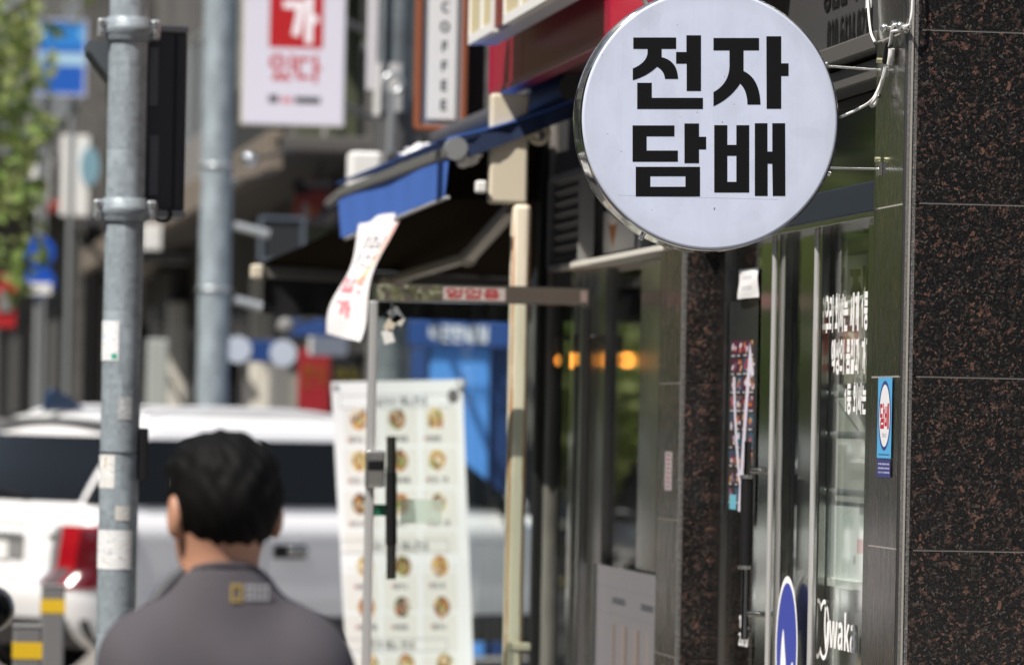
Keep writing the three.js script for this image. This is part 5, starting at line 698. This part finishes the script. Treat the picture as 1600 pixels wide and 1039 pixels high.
// ---------------------------------------------------------------- trees
const barkM = std({ color: lin(.09, .07, .055), roughness: .95 }), leafMs = [phy({ color: lin(.31, .36, .12), roughness: .6, transmission: .35, thickness: 0, side: THREE.DoubleSide }), phy({ color: lin(.15, .23, .04), roughness: .6, transmission: .3, thickness: 0, side: THREE.DoubleSide })];
leafMs.forEach((m) => m.roughness = .9);
function makeTree(label, x, z, h, R, cy, n, s) {
  seed = s; const t = thing('street_tree', label, 'tree', [x, -.1, z]); const limbs = [];
  local('trunk', [bar(V(0, 0, 0), V(.05, cy - R * .5, 0), .15, 14, .1), bar(V(.05, cy - R * .5, 0), V(.1, cy + R * .4, .05), .1, 10, .04)], barkM, t);
  for (let i = 0; i < 7; i++) { const a = i * .9 + rnd(), r = R * rr(.6, .9), y0 = cy - R * rr(.4, .8), e = V(Math.cos(a) * r, cy + R * rr(-.3, .6), Math.sin(a) * r); limbs.push(tube([V(.04, y0, 0), V(e.x * .4, lerp(y0, e.y, .6), e.z * .4), e], .035, 10, 6)); }
  local('limb', limbs, barkM, t);
  const clumps = []; for (let i = 0; i < 42; i++) { const u = V(rr(-1, 1), rr(-.8, 1), rr(-1, 1)); if (u.length() > 1) u.normalize(); clumps.push([u.multiplyScalar(R * rr(.55, 1)).add(V(0, cy, 0)), R * rr(.16, .34)]); }
  for (let q = 0; q < 2; q++) { const pos = [], nor = []; for (let i = 0; i < n / 2; i++) { const [c, r] = clumps[Math.floor(rnd() * clumps.length)], o = V(rr(-1, 1), rr(-1, 1), rr(-1, 1)); if (o.length() > 1) o.normalize(); const p = o.multiplyScalar(r).add(c), l = rr(.05, .095), u = V(rr(-1, 1), rr(-1, 1), rr(-1, 1)).normalize(), w = V(rr(-1, 1), rr(-.2, 1), rr(-1, 1)).cross(u).normalize(), nn = w.clone().cross(u).normalize(); const k = [p.clone().addScaledVector(u, -l), p.clone().addScaledVector(w, l * .5), p.clone().addScaledVector(u, l), p.clone().addScaledVector(w, -l * .5)]; for (const j of [0, 1, 2, 0, 2, 3]) { pos.push(k[j].x, k[j].y, k[j].z); nor.push(nn.x, nn.y, nn.z); } }
    const g = new THREE.BufferGeometry(); g.setAttribute('position', new THREE.Float32BufferAttribute(pos, 3)); g.setAttribute('normal', new THREE.Float32BufferAttribute(nor, 3)); g.setAttribute('uv', new THREE.Float32BufferAttribute(new Float32Array(pos.length / 3 * 2), 2)); local('crown', g, leafMs[q], t); }
  return t;
}
const tree0 = makeTree('leafy street tree whose sunlit crown hangs in at the upper left', .05, -36, 7, 1.75, 4.0, 4200, 91);
const ORD = ['nearest', 'second', 'third', 'fourth', 'fifth', 'sixth', 'seventh', 'eighth', 'farthest'];
const tree1 = makeTree('', -6, -27, 5, 1.95, 2.35, 14000, 17);
for (let i = 0; i < 9; i++) { const c = i ? tree1.clone() : tree1; if (i) { c.name = numbered('street_tree'); scene.add(c); } c.position.set(-5.6 - .3 * (i % 2), -.1, -27 - i * 6); c.scale.set(1.25, 1.1 + .06 * (i % 3), 1.4); c.rotation.y = i * 1.3; c.userData.label = 'low bushy street tree across the road, the ' + ORD[i] + ' of that row'; }
{ const c = tree0.clone(); c.name = numbered('street_tree'); scene.add(c); c.position.set(.4, -.1, -78); c.scale.setScalar(1.5); c.rotation.y = .4; c.userData.label = 'distant leafy street tree further along the same pavement as the shops'; }

// ---------------------------------------------------------------- buildings further on
const facadeTex = (a, b) => { const t = dataTex(256, (u, v) => { const q = a + b * (tnoise(nA, 64, u * 48, v * 48) - .5) + b * 1.5 * (tnoise(nC, 32, u * 5, v * 2) - .5); return [q, q * .985, q * .96]; }, true); t.repeat.set(.25, .25); return t; };
const wallA = std({ map: facadeTex(.33, .1), roughness: .9 }), wallB = std({ map: facadeTex(.33, .08), roughness: .9 }), wallC = std({ map: facadeTex(.36, .08), roughness: .9 });
function facadeWindows(t, X, z0, z1, y0, y1, dz, dy, w, h, face = -1) {
  const pg = box(.02, h - .12, w - .12), fg = merge([box(.07, h, .06, 0, 0, -w / 2 + .03), box(.07, h, .06, 0, 0, w / 2 - .03), box(.07, .06, w - .12, 0, h / 2 - .03, 0), box(.07, .06, w - .12, 0, -h / 2 + .03, 0), box(.05, h - .12, .05, 0, 0, 0)]);
  for (let z = z0 - dz / 2; z > z1 + .4; z -= dz) for (let y = y0; y < y1; y += dy) { const f = local('window', fg, M.galvclean, t); f.position.set(X + face * .02, y, z).sub(t.position); local('pane', pg, M.tint, f); }
}
{ const X = 4.05, z0 = -35.5, z1 = -63, t = thing('brick_building', 'grey building with shutters and an eave beyond the alley with the white car', 'building', [X, 0, z0]);
  part('wall', box(7, 12, z0 - z1, X + 3.5, 6, (z0 + z1) / 2), wallA, t); part('eave', [rbox(.9, .12, z0 - z1, X - .42, 3.72, (z0 + z1) / 2, .02)], std({ color: lin(.09, .085, .08), roughness: .8 }), t); part('eave_beam', rbox(.12, .3, z0 - z1, X - .86, 3.66, (z0 + z1) / 2, .02), std({ color: lin(.17, .14, .11), roughness: .8 }), t);
  facadeWindows(t, X, z0, z1, 5.3, 11, 2.6, 2.6, 1.7, 1.5);
  for (const [a, b, l] of [[-36, -39.6, M.tint], [-40, -43.2, M.shutter], [-43.5, -46.5, M.shutter], [-47, -50, M.tint], [-50.6, -54.5, M.shutter], [-55, -62, M.tint]]) { const zc = (a + b) / 2, w = a - b; if (l === M.tint) { const f = part('shop_window', [box(.1, 2.7, .1, X - .03, 1.35, a - .05), box(.1, 2.7, .1, X - .03, 1.35, b + .05), box(.1, .1, w - .2, X - .03, 2.65, zc)], M.midgrey, t); part('pane', box(.03, 2.6, w - .2, X - .02, 1.3, zc), M.tint, t, f); } else { const s = part('shutter', box(.05, 2.7, w, X - .02, 1.35, zc), std({ color: lin(.2, .195, .18), roughness: .6 }), t), rib = []; for (let z = a - .08; z > b + .05; z -= .16) rib.push(rbox(.04, 2.66, .07, X - .06, 1.35, z, .01)); part('shutter_ribs', rib, std({ color: lin(.23, .225, .2), roughness: .6 }), t, s).userData.kind = 'stuff'; } }
  for (const [px, m] of [[408, M.offwhite], [274, M.offwhite], [247, std({ color: lin(.4), roughness: .7 })], [440, M.midgrey]]) { const p = onX(px, 600, X - .15); part('column', rbox(.22, 3.0, .26, X - .15, 1.5, p.z, .03), m, t); }
  for (const [a, b] of [[-49.4, -51.6], [-52.4, -53.8], [-56, -59.6], [-60.5, -62.6]]) part('doorway', box(.14, 2.5, a - b, X - .06, 1.25, (a + b) / 2), M.black, t);
  part('signboard', rbox(.2, .6, 5, X - .12, 3.1, -58.5, .03), M.darkgrey, t); part('signboard', rbox(.2, .55, 4, X - .12, 3.05, -40, .03), std({ color: lin(.06, .09, .05), roughness: .6 }), t); part('signboard', rbox(.2, .8, 6, X - .12, 4.5, -47, .03), std({ color: lin(.03, .032, .03), roughness: .6 }), t); part('signboard', rbox(.2, .7, 4, X - .12, 4.4, -54, .03), std({ color: lin(.22, .21, .2), roughness: .6 }), t);
  const sg = onX(552, 95, X - .1); part('blade_sign', rbox(.5, 1.6, .1, X - .3, sg.y, sg.z, .02), std({ color: lin(.06, .07, .04), roughness: .6 }), t); const s2 = onX(552, 40, X - .1); part('blade_sign', rbox(.4, .8, .1, X - .3, s2.y + .6, s2.z + .4, .02), std({ color: lin(.09, .13, .2), roughness: .6 }), t); }
{ const X = 3.1, z0 = -63.5, z1 = -100, t = thing('brick_building', 'row of low dark shop buildings at the far left end of the street', 'building', [X, 0, z0]);
  part('wall', box(8, 10, z0 - z1, X + 4, 5, (z0 + z1) / 2), wallB, t); part('eave', rbox(1.2, .2, z0 - z1, X - .55, 5.0, (z0 + z1) / 2, .03), std({ color: lin(.05, .05, .05), roughness: .8 }), t); facadeWindows(t, X, z0, z1, 6.6, 9.5, 3, 2.7, 1.9, 1.6);
  for (const [a, b, m] of [[-64, -67, M.black], [-68, -71, M.shutter], [-71.5, -76, M.black], [-77, -82, M.black], [-83, -86, M.shutter], [-87, -94, M.black]]) part('shop_window', box(.06, 3.2, a - b, X - .02, 1.6, (a + b) / 2), m, t); }
{ const X = 3.1, z = -63.46; const t = scene.getObjectByName('brick_building_001'); for (const [a, b, c, d, m] of [[128, 345, 151, 655, M.black], [158, 392, 232, 655, std({ color: lin(.022, .02, .018), roughness: .8 })], [112, 335, 232, 352, M.darkgrey]]) { const q = rectZ(a, b, c, d, z); part('doorway', box(q.w, q.h, .1, q.x, q.y, z + .03 + (d < 400 ? .2 : 0)), m, t); } }
{ const t = thing('brick_building', 'unseen grey building added behind the viewer to darken the glass reflections', 'building', [0, 0, 31]); part('wall', box(60, 13, 8, -4, 6.5, 36), wallB, t); for (let x = -26; x < 22; x += 4.2) for (let y = 1.6; y < 12; y += 3.2) { const f = local('window', box(2.4, 1.9, .12), M.galvclean, t); f.position.set(x, y, .96); const q = local('pane', box(2.2, 1.7, .05), M.tint, f); q.position.z = -.06; } }  // unseen block added to keep pale sky out of the reflections
{ const t = thing('brick_building', 'tall pale building closing the far end of the street', 'building', [-2, 0, -112]); part('wall', box(40, 26, 10, -6, 13, -118), wallC, t); const pg = box(1.4, 1.5, .05), fg = box(1.7, 1.8, .1); for (let x = -22; x < 12; x += 3.2) for (let y = 4; y < 24; y += 3.1) { const f = local('window', fg, M.galvclean, t); f.position.set(x + 2, y, -113.02 + 112); const p = local('pane', pg, M.tint, f); p.position.z = .05; } }
for (const [z0, z1, m, l] of [[10, -24, wallC, 'pale building facing the shops across the road, the near one'], [-25, -58, wallA, 'grey building facing the shops across the road, the middle one'], [-59, -100, wallB, 'dark grey building facing the shops across the road, the far one']]) { const X = -13.5, t = thing('brick_building', l, 'building', [X, 0, z0]); part('wall', box(8, 11, z0 - z1, X - 4, 5.5, (z0 + z1) / 2), m, t); facadeWindows(t, X, z0, z1, 4.6, 10, 3.6, 3.1, 2.2, 1.7, 1); for (let z = z0 - 2.5; z > z1 + 2; z -= 5) part('shop_window', box(.1, 2.6, 3.8, X + .02, 1.35, z), M.tint, t); }

// the things at the mouth of the alley and beyond, out of focus
const flat = (name, label, cat, r, Z, depth, mat, extra) => { const q = rectZ(...r, Z), t = thing(name, label, cat, [q.x, q.y - q.h / 2, q.z]); part('panel', rbox(q.w, q.h, depth, q.x, q.y, q.z, .01), mat, t); extra?.(t, q); return t; };
const frameOf = (t, q, f, m, dz = .03) => part('frame', [box(f, q.h + f, .06, q.x - q.w / 2, q.y, q.z + dz), box(f, q.h + f, .06, q.x + q.w / 2, q.y, q.z + dz), box(q.w - f, f, .06, q.x, q.y + q.h / 2, q.z + dz), box(q.w - f, f, .06, q.x, q.y - q.h / 2, q.z + dz)], m, t);
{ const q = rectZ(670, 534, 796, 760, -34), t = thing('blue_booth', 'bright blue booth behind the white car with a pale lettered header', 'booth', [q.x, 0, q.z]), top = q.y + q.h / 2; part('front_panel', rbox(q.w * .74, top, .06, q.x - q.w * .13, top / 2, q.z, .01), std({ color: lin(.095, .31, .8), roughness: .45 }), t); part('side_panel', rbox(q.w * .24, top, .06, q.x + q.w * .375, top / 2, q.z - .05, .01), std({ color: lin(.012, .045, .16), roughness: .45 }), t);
  const f = rectZ(640, 500, 800, 542, -33.9); part('header', rbox(f.w, f.h, .2, f.x, f.y, f.z - .12, .01), std({ color: lin(.02, .07, .26), roughness: .5 }), t); const w = rectZ(668, 506, 766, 538, -33.78); part('lettering', new THREE.PlaneGeometry(w.w, w.h).translate(w.x, w.y, w.z), decal(canvasTex(512, 160, (g) => { g.strokeStyle = g.fillStyle = '#e9eef4'; hangul(g, '복권판매점', 8, 14, 88, 132, 20, .12); })), t); part('body', box(q.w * .95, top - .04, 1.2, q.x, top / 2 - .02, q.z - .72), std({ color: lin(.02, .08, .28), roughness: .5 }), t); }
flat('blue_canopy', 'thin blue canopy edge in the shade behind the dark awning', 'awning', [448, 502, 640, 528], -37, .5, std({ color: lin(.02, .07, .26), roughness: .7 }), (t, q) => part('bracket', bar(V(q.x, q.y, q.z - .2), V(4.0, q.y, q.z - 1.2), .02), M.midgrey, t));
flat('red_banner', 'dark red upright banner beside the black sign behind the white car', 'banner', [464, 545, 514, 760], -36.4, .05, std({ color: lin(.30, .008, .016), roughness: .7 }), (t, q) => part('lettering', new THREE.PlaneGeometry(q.w * .8, q.h * .3).translate(q.x, q.y + q.h * .3, q.z + .029), decal(canvasTex(128, 128, (g) => { g.strokeStyle = '#8a4a18'; hangul(g, '분식', 6, 20, 54, 80, 11); })), t));
flat('black_sign', 'black upright sign with faint yellow lettering beside the red banner', 'sign', [515, 560, 566, 760], -36.6, .06, std({ color: lin(.008, .008, .012), roughness: .6 }), (t, q) => part('lettering', new THREE.PlaneGeometry(q.w * .84, q.h * .16).translate(q.x, q.y + q.h * .36, q.z + .034), decal(canvasTex(160, 96, (g) => { g.strokeStyle = '#6a6420'; hangul(g, '맛집', 10, 10, 64, 76, 10); })), t));
flat('blue_arrow_sign', 'small blue sign with white rounded ends near the grey shutters', 'sign', [372, 532, 440, 566], -36, .06, std({ color: lin(.012, .05, .2), roughness: .5 }), (t, q) => { for (const s of [-1, 1]) part('end_disc', new THREE.CylinderGeometry(q.h * .62, q.h * .62, .08, 24).rotateX(Math.PI / 2).translate(q.x + s * q.w * .52, q.y - .01 * s, q.z), std({ color: lin(.5, .56, .66), roughness: .4 }), t); part('arm', bar(V(q.x, q.y, q.z), V(4.1, q.y, q.z - 2.2), .02), M.midgrey, t); });
flat('dark_sign_box', 'dark box sign with a pale edge high on the grey building', 'sign', [404, 342, 470, 408], -35, .3, std({ color: lin(.02, .022, .026), roughness: .5 }), (t, q) => frameOf(t, q, .02, std({ color: lin(.12, .15, .19), roughness: .4 }), .14));
flat('picture_sign', 'colourful picture sign hanging under the eave of the grey building', 'sign', [458, 282, 532, 352], -37, .1, print(canvasTex(256, 256, (g, w, h) => { g.fillStyle = '#2a2c36'; g.fillRect(0, 0, w, h); for (let i = 0; i < 90; i++) { g.fillStyle = ['#8c8a96', '#c46a3c', '#4a5470', '#a54a4a', '#b8b2b4', '#1d1f26'][i % 6]; g.beginPath(); g.ellipse(rnd() * w, rnd() * h, rr(8, 34), rr(8, 34), 0, 0, 7); g.fill(); } })), (t, q) => part('bracket', bar(V(q.x, q.y + q.h / 2, q.z), V(q.x + .1, q.y + q.h / 2 + .6, q.z - .2), .02), M.midgrey, t));
flat('white_lantern', 'pale blurred lantern hanging below the blue canopy', 'lamp', [484, 526, 540, 556], -35.6, .25, M.white, (t, q) => part('cord', bar(V(q.x, q.y + q.h / 2, q.z), V(q.x, q.y + q.h / 2 + .4, q.z), .012), M.black, t));
const globes = []; for (const [x, y, r, l] of [[383, 58, 9, 'shiny chrome lamp globe beside the projecting banner sign'], [389, 250, 14, 'shiny chrome lamp globe under the projecting banner sign'], [362, 285, 9, 'dim round lamp globe beside the grey utility pole'], [446, 510, 14, 'round grey lamp globe below the dark awning']]) { const d = 34, p = at(x, y, d), t = thing('lamp_globe', l, 'lamp', p), m = std({ color: lin(.8), roughness: .08, metalness: 1 }); part('globe', new THREE.SphereGeometry(r * d / F, 20, 14).translate(p.x, p.y, p.z), y > 500 || y === 285 ? M.midgrey : m, t); part('stem', bar(p, p.clone().add(V(.35, .1, -.5)), .012), M.darkgrey, t); }
flat('white_box', 'small white box with a rounded top under a dark ledge between the two poles', 'box', [224, 352, 250, 392], -44, .3, M.white, (t, q) => part('ledge', rbox(q.w * 3, .06, .6, q.x + .1, q.y - q.h / 2 - .08, q.z, .01), M.black, t));
{ const p = onX(236, 440, 3.9), t = thing('cream_awning', 'small cream curved awning on the grey wall between the two poles', 'awning', p); part('hood', gridGeo((u, v) => V(3.9 - .5 * Math.sin(v * 1.57), p.y + .25 * Math.cos(v * 1.57) - .1, p.z + lerp(-2, 2, u)), 8, 8), std({ color: lin(.42, .37, .27), roughness: .8, side: THREE.DoubleSide }), t); part('rail', bar(V(3.4, p.y - .1, p.z - 2), V(3.4, p.y - .1, p.z + 2), .02), M.darkgrey, t); }
{ const q = rectZ(228, 530, 262, 640, -45), t = thing('pale_board', 'pale greenish standing board in front of the columns between the poles', 'board', [q.x, 0, q.z]); part('panel', rbox(q.w, q.y + q.h / 2, .06, q.x, (q.y + q.h / 2) / 2, q.z, .02), std({ color: lin(.38, .41, .4), roughness: .7 }), t); part('foot', rbox(q.w * 1.1, .05, .4, q.x, .03, q.z, .01), M.midgrey, t); }
// far left
flat('blue_sign', 'blue rectangular sign board with pale markings behind the tree leaves', 'sign', [58, 32, 132, 148], -46, .08, print(canvasTex(256, 400, (g, w, h) => { g.fillStyle = '#1c5fc0'; g.fillRect(0, 0, w, h); g.fillStyle = '#2f86d8'; g.fillRect(0, 170, w, 160); g.fillStyle = '#7cc4e8'; for (let i = 0; i < 12; i++) g.fillRect(40 + rnd() * 160, 190 + rnd() * 110, rr(14, 40), rr(10, 30)); g.fillStyle = '#a9d0ea'; g.fillRect(0, 350, w, 50); })), (t, q) => { frameOf(t, q, .03, std({ color: lin(.4, .44, .6), roughness: .5 }), .02); for (const s of [-.12, .12]) part('post', bar(V(q.x + s, 0, q.z - .06), V(q.x + s, q.y, q.z - .06), .03), M.galvclean, t); });
flat('white_shop_sign', 'white projecting shop sign with a light blue disc left of the signal pole', 'sign', [94, 212, 138, 338], -50, .2, M.white, (t, q) => { part('disc', new THREE.CylinderGeometry(.2, .2, .24, 28).rotateX(Math.PI / 2).scale(.5, 1, 1).translate(q.x + q.w * .5, q.y + .1, q.z + .02), std({ color: lin(.2, .36, .45), roughness: .5 }), t); part('arm', bar(V(q.x, q.y, q.z), V(3.1, q.y, q.z - 14), .03), M.midgrey, t); });
flat('white_shop_sign', 'smaller white shop sign with a red stripe at the far left', 'sign', [42, 245, 78, 330], -56, .2, M.white, (t, q) => part('stripe', box(q.w * 1.6, .1, .05, q.x + q.w, q.y - .2, q.z + .1, 0, .5), std({ color: lin(.3, .04, .03), roughness: .6 }), t));
{ const Z = -42, c = onZ(60, 395, Z), t = thing('round_traffic_sign', 'pair of round blue traffic signs on a grey post at the far left', 'traffic sign', [c.x, 0, c.z - .1]); part('post', bar(V(c.x, 0, c.z - .06), V(c.x, c.y + 1.3, c.z - .06), .035), M.galvclean, t); for (const [y, w] of [[393, 0], [440, 1]]) { const p = onZ(61, y, Z); const k = part('sign_disc', new THREE.CylinderGeometry(.135, .135, .02, 30).rotateX(Math.PI / 2).translate(p.x, p.y, p.z), std({ color: lin(.01, .085, .5), roughness: .4 }), t); if (w) part('white_symbol', box(.2, .1, .01, p.x, p.y - .06, p.z + .012), M.white, t, k); } }
flat('red_sign', 'red panel with a grey patch at the left edge of the street', 'sign', [-40, 428, 24, 512], -44, .1, std({ color: lin(.42, .01, .015), roughness: .6 }), (t, q) => { part('patch', box(q.w * .3, q.h * .4, .02, q.x + q.w * .22, q.y, q.z + .058), M.midgrey, t); part('post', bar(V(q.x, 0, q.z), V(q.x, q.y, q.z), .04), M.galvclean, t); });
{ const p = uprightAt(26, 600, 40), t = thing('person', 'distant pedestrian in a pinkish top walking at the far left', 'person', p); const f = (x, y, z) => { let q = ell(x, y, z, [0, 1.55, 0], [.08, .11, .095]); q = smin(q, capsule(x, y, z, [0, 1.46, 0], [0, 1.36, 0], .05, .06), .03); q = smin(q, capsule(x, y, z, [-.13, 1.3, 0], [.13, 1.3, 0], .085, .085), .06); q = smin(q, capsule(x, y, z, [0, 1.2, 0], [0, .9, 0], .15, .15), .08); for (const s of [-1, 1]) { q = smin(q, capsule(x, y, z, [s * .19, 1.3, 0], [s * .25, 1.03, .02], .05, .042), .03); q = smin(q, capsule(x, y, z, [s * .25, 1.03, .02], [s * .22, .8, -.08], .04, .03), .02); q = smin(q, capsule(x, y, z, [s * .09, .9, 0], [s * .1, .48, s * .1], .085, .06), .04); q = smin(q, capsule(x, y, z, [s * .1, .48, s * .1], [s * .1, .05, s * .2], .058, .04), .02); q = smin(q, capsule(x, y, z, [s * .1, .05, s * .2], [s * .1, .04, s * .2 - .16], .042, .036), .02); } return q; };
  local('body', nets(f, [-.36, -.02, -.3], [.36, 1.7, .32], .02), std({ color: lin(.4, .22, .15), roughness: .6 }), t); local('shirt', nets((x, y, z) => Math.max(f(x, y, z) - .014, .82 - y, y - 1.4), [-.36, .78, -.3], [.36, 1.44, .32], .02), std({ color: lin(.36, .19, .2), roughness: .9 }), t); local('trousers', nets((x, y, z) => Math.max(f(x, y, z) - .012, y - .84, .08 - y, Math.abs(x) - .2), [-.36, .04, -.36], [.36, .9, .36], .02), std({ color: lin(.03, .03, .035), roughness: .9 }), t); local('hair', nets((x, y, z) => Math.max(ell(x, y, z, [0, 1.575, .012], [.095, .115, .11]), 1.5 - y, z < -.04 ? 1.6 - y : -1), [-.12, 1.45, -.13], [.12, 1.72, .15], .014), M.black, t); }
renderer.render(scene, camera);
